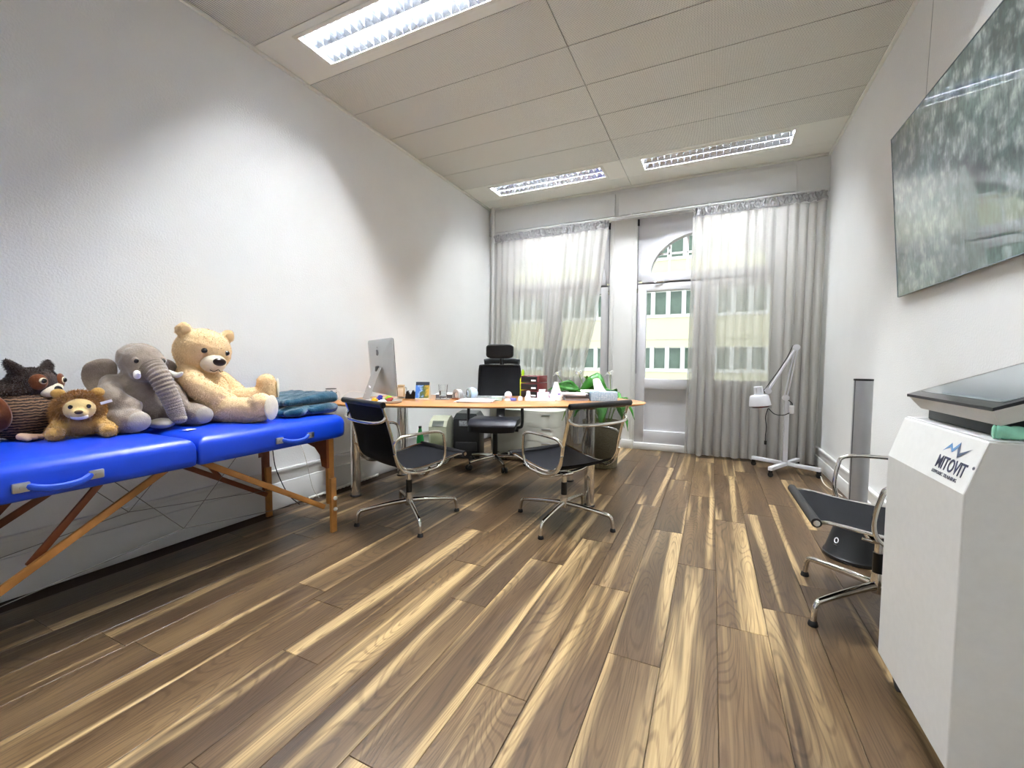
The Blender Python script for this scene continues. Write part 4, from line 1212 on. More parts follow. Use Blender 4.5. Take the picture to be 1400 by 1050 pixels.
MB().prism([(-0.05, 0), (0.05, 0), (0.008, 0.145), (-0.008, 0.145)], -0.06, 0.06, Matrix(((0, 0, 1, 0), (1, 0, 0, 0), (0, 1, 0, 0), (0, 0, 0, 1)))).build('stand', mat('calendar_card', (214, 206, 190), 0.7), cl)
tl = Matrix.Translation((0, -0.0315, 0.068)) @ Matrix.Rotation(R(-16), 4, 'X')
MB().box((0, 0, 0), (0.118, 0.003, 0.115)).build('print', landscape(), cl).matrix_local = tl
tl2 = Matrix.Translation((0, -0.012, 0.135)) @ Matrix.Rotation(R(-16), 4, 'X')
MB().box((0, 0, 0), (0.118, 0.005, 0.030), None, 0.001).build('header', mat('calendar_header', (40, 48, 62), 0.5), cl).matrix_local = tl2
# water glass on a coaster
cs = solo(MB().box((0, 0, 0.004), (0.115, 0.095, 0.008), None, 0.002), 'coaster', mat('coaster_grey', (150, 146, 140), 0.5), 'grey coaster under the water glass', 'coaster', at(0.80, 3.075), rz=R(20))
gl = thing('glass', 'clear drinking glass half full of water on a coaster', 'glass', (0.80, 3.075, DZ + 0.0088))
prof = [(0.030, 0.0), (0.032, 0.004), (0.041, 0.12), (0.0385, 0.12), (0.0295, 0.018), (0.0, 0.016)]
MB().lathe(prof, n=12).build('tumbler', M_glass, gl, ang=20)
MB().lathe([(0.0285, 0.019), (0.0335, 0.066), (0.0, 0.066)], n=24).build('water', mat('water', (244, 250, 250), 0.02, trans=1.0, var=0, ior=1.33), gl)
# tape dispenser
td = thing('tape_dispenser', 'grey desktop tape dispenser with a brown base beside the water glass', 'tape dispenser', at(0.925, 3.115), R(-20))
arch = [(0.050 * math.cos(a), 0.035 + 0.055 * math.sin(a)) for a in [PI * i / 14 for i in range(15)]]
MB().prism([(0.050, 0.012)] + arch + [(-0.050, 0.012), (-0.034, 0.012)] + [(0.034 * math.cos(PI - PI * i / 12), 0.03 + 0.036 * math.sin(PI * i / 12)) for i in range(13)] + [(0.034, 0.012)], -0.022, 0.022, XZ).build('arch_body', mat('dispenser_grey', (164, 164, 162), 0.35), td)
MB().cyl((0, -0.014, 0.040), (0, 0.014, 0.040), 0.024, n=20).build('tape_roll', M_paper, td)
MB().box((0, 0, 0.006), (0.115, 0.05, 0.012), None, 0.003).build('base', M_darkwood, td)
# round clock / sphere on its side
ck = thing('globe_speaker', 'small grey round speaker with a pale blue shell beside the tape dispenser', 'speaker', at(1.045, 3.135), R(-42))
MB().ell((0, 0.012, 0.055), (0.052, 0.048, 0.054)).build('shell', mat('pale_blue_shell', (168, 188, 206), 0.35), ck)
MB().lathe([(0.050, 0), (0.050, 0.012), (0.044, 0.018), (0.0, 0.016)], (0, -0.012, 0.055), 26, Matrix.Rotation(PI / 2, 4, 'X')).build('face', mat('speaker_face_grey', (118, 124, 118), 0.45, var=0.3, scale=60), ck)
MB().lathe([(0.016, 0), (0.016, 0.006), (0.012, 0.009), (0, 0.009)], (-0.006, -0.028, 0.057), 16, Matrix.Rotation(PI / 2, 4, 'X')).build('driver', M_black, ck)
MB().box((0, 0.012, 0.003), (0.05, 0.05, 0.006), None, 0.002).build('foot', M_black, ck)

# papers and small things in the middle of the desk
def papers(loc, rz, sizes, label, mats=None, nm='paper_stack'):
    t = thing(nm, label, 'papers', loc, rz)
    z = 0
    rr_ = random.Random(int(loc[0] * 1000))
    for k, (a, b, h) in enumerate(sizes):
        MB().box((rr_.uniform(-.012, .012), rr_.uniform(-.012, .012), z + h / 2), (a, b, h), (0, 0, rr_.uniform(-.12, .12)), 0.0012, 1).build('sheet', (mats or [M_paper])[k % len(mats or [1])], t)
        z += h + 0.0002
    return t
M_blk2 = mat('folder_grey', (70, 70, 74), 0.5)
papers(at(1.155, 3.02), R(14), [(0.30, 0.21, 0.006), (0.29, 0.21, 0.010), (0.21, 0.15, 0.004)], 'flat white papers in front of the black office chair')
papers(at(0.72, 3.27), R(24), [(0.21, 0.15, 0.03), (0.22, 0.16, 0.006)], 'small dark notebook topped by white paper behind the water glass', [M_blk2, M_paper])
kb = thing('keyboard', 'grey keyboard lying before the black office chair', 'keyboard', at(1.06, 3.32), R(20))
MB().box((0, 0, 0.008), (0.42, 0.13, 0.016), None, 0.005).build('body', mat('keyboard_grey', (150, 156, 156), 0.4, 0.3), kb)
for r_ in range(4):
    for c_ in range(12):
        MB().box((-0.19 + c_ * 0.0345, -0.045 + r_ * 0.03, 0.018), (0.029, 0.025, 0.004), None, 0.001, 1).build('key', mat('key_grey', (110, 116, 118), 0.5), kb)
bx_ = thing('pill_box', 'pale green transparent box among the papers on the desk', 'box', at(1.27, 3.185), R(20))
MB().box((0, 0, 0.014), (0.085, 0.06, 0.028), None, 0.004).build('box', mat('pale_green_plastic', (176, 198, 190), 0.25), bx_)
MB().box((0, 0, 0.031), (0.087, 0.062, 0.005), None, 0.002).build('lid', mat('pale_green_lid', (200, 214, 208), 0.25), bx_)
gb = thing('glass_ball', 'white ball paperweight with blue trim on the desk', 'paperweight', at(1.355, 3.225))
MB().ell((0, 0, 0.048), 0.032).build('ball', mat('ball_white', (226, 228, 240), 0.1), gb)
MB().lathe([(0.030, 0), (0.032, 0.003), (0.022, 0.022)], n=20).build('stand', M_paper, gb)
MB().box((0.045, 0.005, 0.012), (0.05, 0.03, 0.024), None, 0.006).build('blue_cap', mat('violet_blue', (110, 112, 190), 0.4), gb)
for k, (x, y, h, r, c, lab) in enumerate(((1.475, 3.375, 0.078, 0.020, (238, 236, 236), 'small white bottle with rounded cap between the paperweight and pink box'),
                                      (1.50, 3.30, 0.042, 0.024, (240, 226, 214), 'low cream jar beside the small white bottle'),
                                      (1.44, 3.285, 0.034, 0.020, (236, 236, 240), 'small white tub next to the low cream jar'))):
    b = thing('bottle', lab, 'bottle', at(x, y))
    MB().lathe([(r, 0), (r * 1.02, 0.004), (r, h * 0.66), (r * 0.7, h * 0.72)], n=20).build('body', mat('bottle_%d' % k, c, 0.3), b)
    MB().lathe([(r * 0.86, h * 0.72), (r * 0.86, h * 0.9), (r * 0.5, h), (0, h)], n=20).build('cap', M_white, b)
pkx = thing('pink_box', 'pale pink carton beside the leaning card on the desk', 'box', at(1.575, 3.475), R(12))
MB().box((0, 0, 0.032), (0.10, 0.06, 0.064), None, 0.002).build('carton', mat('pale_pink_card', (232, 190, 204), 0.6), pkx)
MB().box((-0.01, 0, 0.076), (0.05, 0.05, 0.022), None, 0.002).build('small_carton', M_paper, pkx)
cd = thing('leaning_card', 'tall white and pale blue card standing beside the dark red boxes', 'card', at(1.685, 3.50), R(-58))
MB().prism([(-0.05, 0), (0.05, 0), (0.004, 0.155), (-0.004, 0.155)], -0.055, 0.055, Matrix(((0, 0, 1, 0), (1, 0, 0, 0), (0, 1, 0, 0), (0, 0, 0, 1)))).build('card', mat('card_cream', (226, 220, 210), 0.7), cd)
MB().box((0, 0, 0), (0.10, 0.002, 0.145)).build('printed_side', mat('card_blue_white', (216, 224, 244), 0.6, var=0.1, scale=40), cd).matrix_local = Matrix.Translation((0, -0.0265, 0.078)) @ Matrix.Rotation(R(-16.5), 4, 'X')
papers(at(1.58, 3.375), R(18), [(0.24, 0.12, 0.010), (0.22, 0.11, 0.006)], 'white leaflets below the pink carton')
# stacked dark red drawer boxes
rb = thing('drawer_boxes', 'stack of dark red letter trays behind the pink carton', 'letter trays', at(1.42, 3.63), R(-4))
M_red = mat('dark_red_plastic', (98, 30, 34), 0.35)
for k in range(3):
    z = 0.004 + k * 0.068
    b = MB().box((0, 0.01, z + 0.031), (0.175, 0.20, 0.060), None, 0.004).build('tray_box', M_red, rb)
    MB().box((0.0, -0.092, z + 0.031), (0.160, 0.006, 0.050), None, 0.003).build('tray_front', M_black, b)
    MB().box((0.045, -0.0965, z + 0.02), (0.045, 0.004, 0.014), None, 0.001).build('label_slot', M_paper, b)
lb_ = thing('spray_bottle', 'lime green slim bottle behind the dark red trays', 'bottle', at(1.285, 3.69))
MB().lathe([(0.026, 0), (0.028, 0.005), (0.028, 0.16), (0.014, 0.20)], n=20).build('body', mat('lime_green', (176, 206, 40), 0.3), lb_)
MB().lathe([(0.014, 0.20), (0.015, 0.235), (0.006, 0.255), (0, 0.257)], n=16).build('nozzle', mat('lime_green_dark', (140, 176, 30), 0.3), lb_)
# right side: books and papers, tissue box
papers(at(1.835, 3.555), R(22), [(0.20, 0.15, 0.022), (0.20, 0.15, 0.02), (0.20, 0.15, 0.012), (0.21, 0.16, 0.004)], 'stack of grey booklets and loose white paper by the chair back', [mat('book_grey', (150, 150, 156), 0.5), mat('book_dark', (60, 58, 60), 0.5), mat('book_light', (196, 196, 204), 0.5), M_paper])
papers(at(1.64, 3.68), R(26), [(0.18, 0.15, 0.018), (0.20, 0.16, 0.006), (0.20, 0.15, 0.005)], 'white papers spread over a dark pad beside the booklets', [M_blk2, M_paper, M_paper])
papers(at(1.94, 3.79), R(15), [(0.20, 0.15, 0.06), (0.22, 0.17, 0.006), (0.21, 0.16, 0.006)], 'dark blue folder under pale green and white sheets', [mat('folder_navy', (40, 52, 76), 0.5), mat('sheet_green', (214, 228, 190), 0.7), M_paper])
def dots_mat():
    m, nt, b = new_mat('tissue_box_print')
    L = nt.links
    tc = N(nt, 'ShaderNodeTexCoord')
    vo = N(nt, 'ShaderNodeTexVoronoi', Scale=95.0, Randomness=0.1)
    L.new(tc.outputs['Object'], vo.inputs['Vector'])
    rp = ramp(nt, [(0.3, lin((232, 238, 242))), (0.42, lin((120, 146, 166)))])
    L.new(vo.outputs['Distance'], rp.inputs[0]); L.new(rp.outputs[0], b.inputs['Base Color'])
    b.inputs['Roughness'].default_value = 0.6
    return m
tb2 = thing('tissue_box', 'blue patterned tissue box with a white tissue pulled out', 'tissue box', at(2.075, 3.59), R(24))
MB().box((0, 0, 0.04), (0.22, 0.11, 0.08), None, 0.003).build('box', dots_mat(), tb2)
MB().lathe([(0.04, 0.0803), (0.04, 0.0815)], n=20).build('opening', M_paper, tb2)
def tis(u, v):
    x = -0.075 + 0.13 * u + 0.02 * v
    z = 0.081 + 0.10 * v * (1 - 0.75 * u) + 0.035 * math.sin(u * 5) * v
    y = 0.022 * math.sin(u * 9 + v * 2) * (0.4 + v)
    return (x - 0.03 * v, y, z)
MB().grid(tis, 18, 10).build('tissue', M_paper, tb2, ang=80)
for k, (x, y) in enumerate(((1.735, 3.43),)):
    b = thing('lotion_bottle', 'white lotion bottle with violet cap by the chair back roll', 'bottle', at(x, y))
    MB().lathe([(0.020, 0), (0.021, 0.004), (0.021, 0.04), (0.012, 0.047)], n=18).build('body', M_white, b)
    MB().lathe([(0.011, 0.047), (0.011, 0.062), (0, 0.064)], n=14).build('cap', mat('violet_cap', (150, 140, 200), 0.4), b)

# ------------------------------------------------------------------ OFFICE CHAIR (local front +Y)
oc = thing('office_chair', 'black office chair with headrest and mesh back behind the desk', 'office chair', (0.865, 3.93, 0), R(-90 - 14 - 90))
oc.rotation_euler = (0, 0, R(196)); ROOT[oc.name] = Matrix.Translation(oc.location) @ Matrix.Rotation(R(196), 4, 'Z')
hub = MB().lathe([(0.03, 0.065), (0.036, 0.07), (0.036, 0.11), (0.028, 0.125)], n=20).build('base_hub', M_chrome, oc)
for k in range(5):
    a = R(90 + 72 * k + 28)
    c, s = math.cos(a), math.sin(a)
    MB().tube(spline([(0.02 * c, 0.02 * s, 0.10), (0.18 * c, 0.18 * s, 0.095), (0.31 * c, 0.31 * s, 0.078)], 4), [0.022, 0.021, 0.020, 0.019, 0.018, 0.017, 0.016, 0.015, 0.014], 10).build('base_leg', M_chrome, hub)
    cst = MB()
    tx, ty = -s, c
    for q in (-1, 1):
        cst.cyl((0.32 * c + q * tx * 0.008, 0.32 * s + q * ty * 0.008, 0.028), (0.32 * c + q * tx * 0.026, 0.32 * s + q * ty * 0.026, 0.028), 0.028, n=18)
    cst.cyl((0.31 * c, 0.31 * s, 0.03), (0.31 * c, 0.31 * s, 0.085), 0.008, n=10)
    cst.build('caster', M_black, hub)
MB().cyl((0, 0, 0.10), (0, 0, 0.34), 0.027, n=18).cyl((0, 0, 0.30), (0, 0, 0.40), 0.019, n=14).build('gas_column', M_black, oc)
MB().box((0, 0, 0.40), (0.19, 0.26, 0.055), None, 0.012).build('mechanism', M_black, oc)
for s in (-1, 1):
    MB().cyl((s * 0.09, 0.06, 0.395), (s * 0.24, 0.06, 0.39), 0.008, n=10).cyl((s * 0.20, 0.06, 0.392), (s * 0.255, 0.06, 0.389), 0.016, n=12).build('lever', M_black, oc)
b = bmesh.new(); bmesh.ops.create_cube(b, size=1.0); bmesh.ops.subdivide_edges(b, edges=b.edges[:], cuts=10, use_grid_fill=True)
for v in b.verts:
    x, y, z = v.co
    k = 1 - 0.5 * max(0, abs(x) * 2 - 0.8) / 0.2 * 0.25
    r_ = (abs(x) * 2) ** 4 + (abs(y) * 2) ** 4
    zz = z * 0.085 * (1 - 0.35 * min(1, r_))
    v.co = Vector((x * 0.50 * (1 - 0.06 * (abs(y) * 2) ** 4), y * 0.48 * (1 - 0.06 * (abs(x) * 2) ** 4), 0.47 + zz - (0.05 * max(0, y - 0.25) / 0.25 if y > 0.25 else 0) - 0.012 * (1 - (2 * x) ** 2)))
MB().bm(b).build('seat', mat('seat_leather_black', (15, 17, 28), 0.38, var=0.15, scale=20), oc, ang=70)
# back: mesh panel in frame, slightly curved
def backpt(u, v, off):
    x = (u - 0.5) * (0.47 - 0.07 * max(0, v - 0.5) * 0.8)
    z = 0.60 + 0.45 * v
    y = -0.24 - 0.035 * math.sin(v * PI) - 0.05 * v + 0.055 * (2 * u - 1) ** 2 + off
    return (x, y, z)
MB().grid(lambda u, v: backpt(u, v, 0.0), 14, 14).grid(lambda u, v: backpt(u, v, -0.004), 14, 14).build('back_mesh', M_blackfab, oc, ang=70)
fr = [backpt(0, 0.04, 0), backpt(0, 0.5, 0), backpt(0.0, 0.93, 0), backpt(0.06, 1.0, 0), backpt(0.5, 1.0, 0), backpt(0.94, 1.0, 0), backpt(1, 0.93, 0), backpt(1, 0.5, 0), backpt(1, 0.04, 0), backpt(0.9, 0.0, 0), backpt(0.5, 0.0, 0), backpt(0.1, 0.0, 0)]
MB().tube(spline(fr, 5, True), 0.011, 10, closed=True).build('back_frame', M_black, oc, ang=60)
MB().tube(spline([(0, -0.08, 0.40), (0, -0.24, 0.42), (0, -0.31, 0.52), (0, -0.335, 0.75), (0, -0.335, 1.0)], 5), 0.022, 10, flat=((1, 0, 0), 2.2)).build('back_spine', M_black, oc)
hr = bmesh.new(); bmesh.ops.create_cube(hr, size=1.0); bmesh.ops.bevel(hr, geom=hr.edges[:] + hr.verts[:], offset=0.22, segments=4, profile=0.5, affect='EDGES')
for v in hr.verts:
    v.co = Vector((v.co.x * 0.30, v.co.y * 0.085 + 0.10 * (v.co.x) ** 2 * 0.6, v.co.z * 0.155))
MB().bm(hr, Matrix.Translation((0, -0.27, 1.205))).build('headrest', M_black, oc, ang=60)
MB().cyl((0, -0.325, 1.02), (0, -0.30, 1.17), 0.012, n=10).cyl((-0.03, -0.325, 1.02), (-0.03, -0.30, 1.15), 0.006, n=8).build('headrest_stem', M_black, oc)
MB().tube(spline([(-0.20, -0.36, 1.085), (-0.12, -0.385, 1.10), (0, -0.39, 1.10), (0.12, -0.385, 1.10), (0.20, -0.36, 1.085)], 6), 0.020, 10, flat=((0, 0, 1), 1.7)).cyl((0, -0.34, 0.98), (0, -0.385, 1.10), 0.014, n=10).build('coat_hanger', mat('hanger_dark_grey', (44, 48, 50), 0.45), oc)
for s in (-1, 1):
    MB().tube(spline([(s * 0.10, 0.0, 0.405), (s * 0.25, 0.0, 0.41), (s * 0.285, 0.0, 0.45), (s * 0.285, 0.0, 0.64)], 5), 0.016, 10, flat=((0, 1, 0), 1.8)).build('armrest_post', M_black, oc)
    MB().box((s * 0.285, 0.01, 0.655), (0.075, 0.24, 0.028), None, 0.012, 3).build('armrest_pad', M_black, oc)

# ------------------------------------------------------------------ UNDER AND BEHIND THE DESK
M_cab = mat('cabinet_light_grey', (196, 196, 184), 0.4, var=0.02)
pd = thing('pedestal_cabinet', 'light grey drawer pedestal with a rounded front behind the office chair', 'cabinet', (1.0, 4.46, 0))
poly = [(-0.38, 0.20), (-0.38, -0.16)] + [(0.24 + 0.20 * math.sin(a), 0.02 - 0.20 * math.cos(a)) for a in [R(90 * i / 8) for i in range(9)]] + [(0.44, 0.20)]
inn = [(x * 0.95, y * 0.92) for x, y in poly]
MB().prism(poly, 0.065, 0.535).build('body', M_cab, pd)
MB().prism(inn, 0.0, 0.065).build('plinth', M_black, pd)
MB().prism([(x * 1.015, y * 1.03) for x, y in poly], 0.535, 0.555).build('top', M_cab, pd)
for k in range(3):
    z0 = 0.075 + k * 0.155
    dp = [(0.02, -0.168), (0.245, -0.190)] + [(0.24 + 0.207 * math.sin(a), 0.02 - 0.207 * math.cos(a)) for a in [R(10 + 80 * i / 8) for i in range(9)]] + [(0.44, 0.03), (0.43, 0.03), (0.24, -0.17), (0.02, -0.15)]
    dp = [(0.06, -0.183)] + [(0.24 + 0.207 * math.sin(a), 0.02 - 0.207 * math.cos(a)) for a in [R(90 * i / 8) for i in range(9)]] + [(0.44, 0.03)] + [(0.24 + 0.199 * math.sin(a), 0.02 - 0.199 * math.cos(a)) for a in [R(90 - 90 * i / 8) for i in range(9)]] + [(0.06, -0.172)]
    d = MB().prism(dp, z0, z0 + 0.148).build('drawer_front', M_cab, pd)
    MB().box((0.30, -0.186, z0 + 0.135), (0.10, 0.012, 0.012), (0, 0, 0.28), 0.003).build('drawer_handle', M_alu, d)
pur = thing('air_purifier', 'grey green floor unit with a sloping control panel below the desk', 'air purifier', (0.225, 3.88, 0), R(22))
M_pur = mat('grey_green_plastic', (150, 152, 132), 0.4, var=0.04)
prf = [(-0.19, 0.012), (0.19, 0.012), (0.19, 0.40), (0.13, 0.455), (0.0, 0.49), (-0.10, 0.49), (-0.19, 0.44)]
Mp = Matrix(((0, 0, 1, 0), (-1, 0, 0, 0), (0, 1, 0, 0), (0, 0, 0, 1)))
MB().prism(prf, -0.095, 0.095, Mp).build('case', M_pur, pur, smooth=False)
MB().box((0, -0.163, 0.432), (0.12, 0.075, 0.006), (R(42), 0, 0), 0.002).build('control_panel', mat('panel_dark_green', (60, 66, 58), 0.35), pur)
MB().box((0, -0.1915, 0.20), (0.15, 0.004, 0.32), None, 0.002).build('front_grille', mat('grey_green_front', (122, 124, 96), 0.45), pur)
for x in (-0.07, 0.07):
    for y in (-0.15, 0.15):
        MB().cyl((x, y, 0.0), (x, y, 0.014), 0.016, n=12).build('foot', M_rubber, pur)
sh = thing('printer', 'black boxy printer on the floor between the purifier and the office chair', 'printer', (0.375, 4.22, 0), R(20))
MB().box((0, 0, 0.225), (0.30, 0.34, 0.45), None, 0.015).build('case', M_black, sh)
MB().prism([(-0.15, 0.45), (0.15, 0.45), (0.11, 0.51), (-0.11, 0.515)], -0.17, 0.15, XZ).build('lid', mat('printer_grey', (56, 60, 60), 0.35), sh)
MB().box((0.02, -0.172, 0.40), (0.20, 0.012, 0.06), None, 0.004).build('control_panel', mat('panel_grey', (128, 130, 132), 0.4, var=0.4, scale=60), sh)
MB().box((0.0, -0.172, 0.14), (0.24, 0.01, 0.10), None, 0.004).build('paper_tray', mat('tray_black', (30, 30, 32), 0.4), sh)
wb = solo(MB().box((0, 0, 0.10), (0.24, 0.30, 0.20), None, 0.006), 'storage_box', M_paper, 'white carton below the desk carrying the green bottle', 'box', (0.235, 3.48, 0), rz=R(10))
gbt = thing('water_bottle', 'green plastic water bottle below the desk', 'bottle', (0.28, 3.43, 0.2005))
MB().lathe([(0.030, 0), (0.036, 0.006), (0.037, 0.10), (0.034, 0.13), (0.020, 0.19), (0.014, 0.225)], n=22).build('body', mat('green_pet', (40, 176, 84), 0.12, var=0.05, coat=0.3), gbt)
MB().lathe([(0.016, 0.225), (0.016, 0.245), (0, 0.247)], n=16).build('cap', mat('dark_green_cap', (16, 80, 44), 0.4), gbt)
# ribbed cable along the baseboard and wall cables
cp = [(0.055, 2.30 + 0.02 * i, 0.012 + 0.003 * (i % 2)) for i in range(40)]
solo(MB().tube([(x - 0.055, y - 2.30, z) for x, y, z in cp], [0.009 if i % 2 else 0.012 for i in range(40)], 8), 'ribbed_cable', M_whitecord, 'white ribbed cable conduit along the baseboard below the desk', 'cable', (0.055, 2.30, 0.0))
solo(MB().tube(spline([(0, 0, 0.70), (0.01, 0.02, 0.55), (0.035, 0.06, 0.42), (0.03, 0.10, 0.30), (0.04, 0.14, 0.10), (0.06, 0.18, 0.006)], 6), 0.003, 6), 'lamp_cord', M_whitecord, 'thin white cord hanging by the wall at the end of the blue table', 'cable', (0.045, 2.18, 0.0))
solo(MB().tube(spline([(0, 0, 0.62), (0.004, 0.01, 0.40), (0.012, 0.03, 0.28), (0.03, 0.10, 0.10), (0.08, 0.16, 0.008)], 6), 0.0035, 6), 'black_cord', M_black, 'black cord hanging behind the table leg at the left wall', 'cable', (0.035, 2.02, 0.0))
# cables running down inside the rear left desk leg
bun = thing('cable_bundle', 'brown and white cables hanging beside the rear desk leg', 'cable', (0.31, 3.17, 0.0))
for k, (dx, dy, m) in enumerate(((0.0, 0.0, mat('cable_brown', (112, 84, 60), 0.5)), (0.014, 0.006, M_whitecord), (0.008, -0.012, M_cordgrey))):
    MB().tube(spline([(dx, dy, 0.74), (dx + 0.006, dy, 0.55), (dx - 0.008, dy + 0.01, 0.35), (dx + 0.012, dy, 0.15), (dx + 0.05 + 0.03 * k, dy + 0.06, 0.008)], 6), 0.004, 6).build('cable', m, bun)
# ------------------------------------------------------------------ CURTAINS
def interp(tab, z):
    for (za, a), (zb, b) in zip(tab[:-1], tab[1:]):
        if za >= z >= zb:
            return a + (b - a) * (za - z) / (za - zb)
    return tab[-1][1] if z < tab[-1][0] else tab[0][1]
CY = D - 0.165
def curtain(label, left, right, ztop, zbot, folds, seed, amp=0.035):
    t = thing('curtain', label, 'curtain', ((interp(left, 0) + interp(right, 0)) / 2, CY, 0), 0, None)
    rr_ = random.Random(seed)
    ph = [rr_.uniform(-1.1, 1.1) for _ in range(folds + 2)]
    am = [rr_.uniform(0.55, 1.3) for _ in range(folds + 2)]
    def wave(u, z):
        f = u * folds
        i = int(f); s = f - i
        s2 = s * s * (3 - 2 * s)
        a = am[i] + (am[min(i + 1, folds + 1)] - am[i]) * s2
        p_ = ph[i] + (ph[min(i + 1, folds + 1)] - ph[i]) * s2
        k = (ztop - z) / (ztop - zbot)
        grow = 0.45 + 0.75 * k
        y = a * grow * math.sin(2 * PI * f + p_ + 0.5 * math.sin(k * 3 + i))
        y += 0.35 * grow * math.sin(2 * PI * f * 0.37 + seed + k * 1.2)
        xo = 0.45 * math.cos(2 * PI * f + p_) * grow
        return amp * y, amp * 0.5 * xo
    zh = ztop - 0.085
    def drape(u, v):
        z = zh + (zbot - zh) * v
        x0, x1 = interp(left, z), interp(right, z)
        dy, dx = wave(u, z)
        e = min(1, min(u, 1 - u) * 30)
        return (x0 + (x1 - x0) * u + dx * e, CY + dy, z + 0.006 * math.sin(u * 40) * v)
    nu = folds * 12
    MB().grid(drape, nu, 36).build('drape', M_sheer, t, world=True, ang=180)
    # gathered heading: tight ruffles
    r2 = random.Random(seed + 9)
    rf = folds * 3
    hp = [r2.uniform(0, 6.28) for _ in range(rf + 2)]
    hk = [r2.uniform(0.3, 1.2) for _ in range(rf + 2)]
    def head(u, v):
        z = zh + 0.012 + (ztop - zh) * v
        x0, x1 = interp(left, z), interp(right, z)
        f = u * rf; i = int(f)
        dy0, dx0 = wave(u, zh)
        w = math.sin(PI * v)
        dy = dy0 * (1 - 0.6 * v) - 0.006 + hk[i] * 0.016 * math.sin(2 * PI * f + hp[i] * 0.3 + 2.2 * v) + 0.006 * math.sin(14 * v + hp[i])
        return (x0 + (x1 - x0) * u + 0.008 * math.sin(hp[i] + 5 * v), CY + dy, z + 0.007 * math.sin(hp[i] * 2) * v + 0.004 * w)
    MB().grid(head, rf * 8, 10).build('gathered_heading', M_sheerhead, t, world=True, ang=180)
    # hem band at the bottom
    def hem(u, v):
        a = drape(u, 1 - 0.035 * (1 - v))
        return (a[0], a[1] - 0.004, a[2])
    MB().grid(hem, nu, 2).build('hem', M_sheer, t, world=True, ang=180)
    return t
curtain('grey sheer curtain drawn slightly aside at the window behind the office chair', [(3, 0.115), (0, 0.115)], [(2.85, 1.715), (2.25, 1.655), (1.6, 1.565), (1.05, 1.43), (0.6, 1.37), (0, 1.36)], 2.822, 0.03, 17, 5)
curtain('floor-length grey sheer curtain covering the right half of the glazed door', [(2.85, 2.665), (0, 2.635)], [(3, W - 0.03), (0, W - 0.045)], 2.824, 0.03, 14, 11, 0.046)
rl = thing('curtain_rail', 'white curtain rail below the lintel across both windows', 'curtain rail', (W / 2, CY, 2.846))
MB().b2((-W / 2 + 0.12, -0.012, 0.001), (W / 2 - 0.03, 0.012, 0.016), 0.003).build('rail', M_trim, rl)
for x in (-1.7, -0.85, 0, 0.85, 1.7):
    MB().b2((x - 0.012, -0.01, 0.016), (x + 0.012, CY * 0 + 0.066, 0.03), 0.002).build('rail_bracket', M_trim, rl)

# ------------------------------------------------------------------ PLANT
M_leaf = mat('leaf_green', (44, 122, 22), 0.4, var=0.3, scale=9, spec=0.5)
M_leaf2 = mat('leaf_pale', (110, 150, 50), 0.45, var=0.25, scale=9)
M_pot = mat('speckled_stone_pot', (118, 110, 86), 0.8, var=0.35, scale=70, bump=0.3, bscale=90)
pl = thing('peace_lily', 'peace lily with big green leaves and white flowers in a speckled pot', 'potted plant', (1.87, 4.42, 0))
MB().lathe([(0.155, 0), (0.165, 0.01), (0.195, 0.44), (0.20, 0.48), (0.185, 0.48), (0.178, 0.44), (0.0, 0.43)], n=32).build('pot', M_pot, pl)
MB().lathe([(0.176, 0.431), (0.10, 0.445), (0, 0.45)], n=24).build('soil', mat('soil', (52, 38, 26), 0.95, bump=0.5, bscale=60), pl)
def leaf(pts, width, m, fold=0.25, side=None, name='leaf'):
    P = spline(pts, 6); k = len(P)
    vs, fs = [], []
    for i, q in enumerate(P):
        t = i / (k - 1)
        tg = (P[min(i + 1, k - 1)] - P[max(i - 1, 0)]).normalized()
        sd = tg.cross(Vector((0, 0, 1)))
        if side is not None: sd = Vector(side)
        if sd.length < 1e-3: sd = Vector((1, 0, 0))
        sd.normalize(); up = sd.cross(tg).normalized()
        w = width * (math.sin(PI * min(1, t ** 0.7)) ** 1.15) + 0.0012
        for c in (-1, -0.5, 0, 0.5, 1):
            vs.append(q + sd * w * c + up * (abs(c) * w * fold + 0.016 * w / width * math.sin(t * 14 + c * 3) * abs(c) - 0.004 * (c == 0)))
    for i in range(k - 1):
        for c in range(4):
            fs.append((i * 5 + c, i * 5 + c + 1, i * 5 + c + 6, i * 5 + c + 5))
    mb = MB(); mb._add(vs, fs)
    o = mb.build(name, m, pl, ang=180)
    so = o.modifiers.new('t', 'SOLIDIFY'); so.thickness = 0.0015
    return o
def stemmed(base, elbow, tip, width, m=M_leaf, side=None):
    b, e, tp = Vector(base), Vector(elbow), Vector(tip)
    st = spline([b, b.lerp(e, 0.5) + Vector((0, 0, 0.03)), e], 6)
    MB().tube(st, [0.006 - 0.003 * i / len(st) for i in range(len(st))], 7).build('stem', M_leaf2, pl)
    mid = e.lerp(tp, 0.5) + Vector((0, 0, 0.05))
    leaf([e, mid, tp], width, m, side=side)
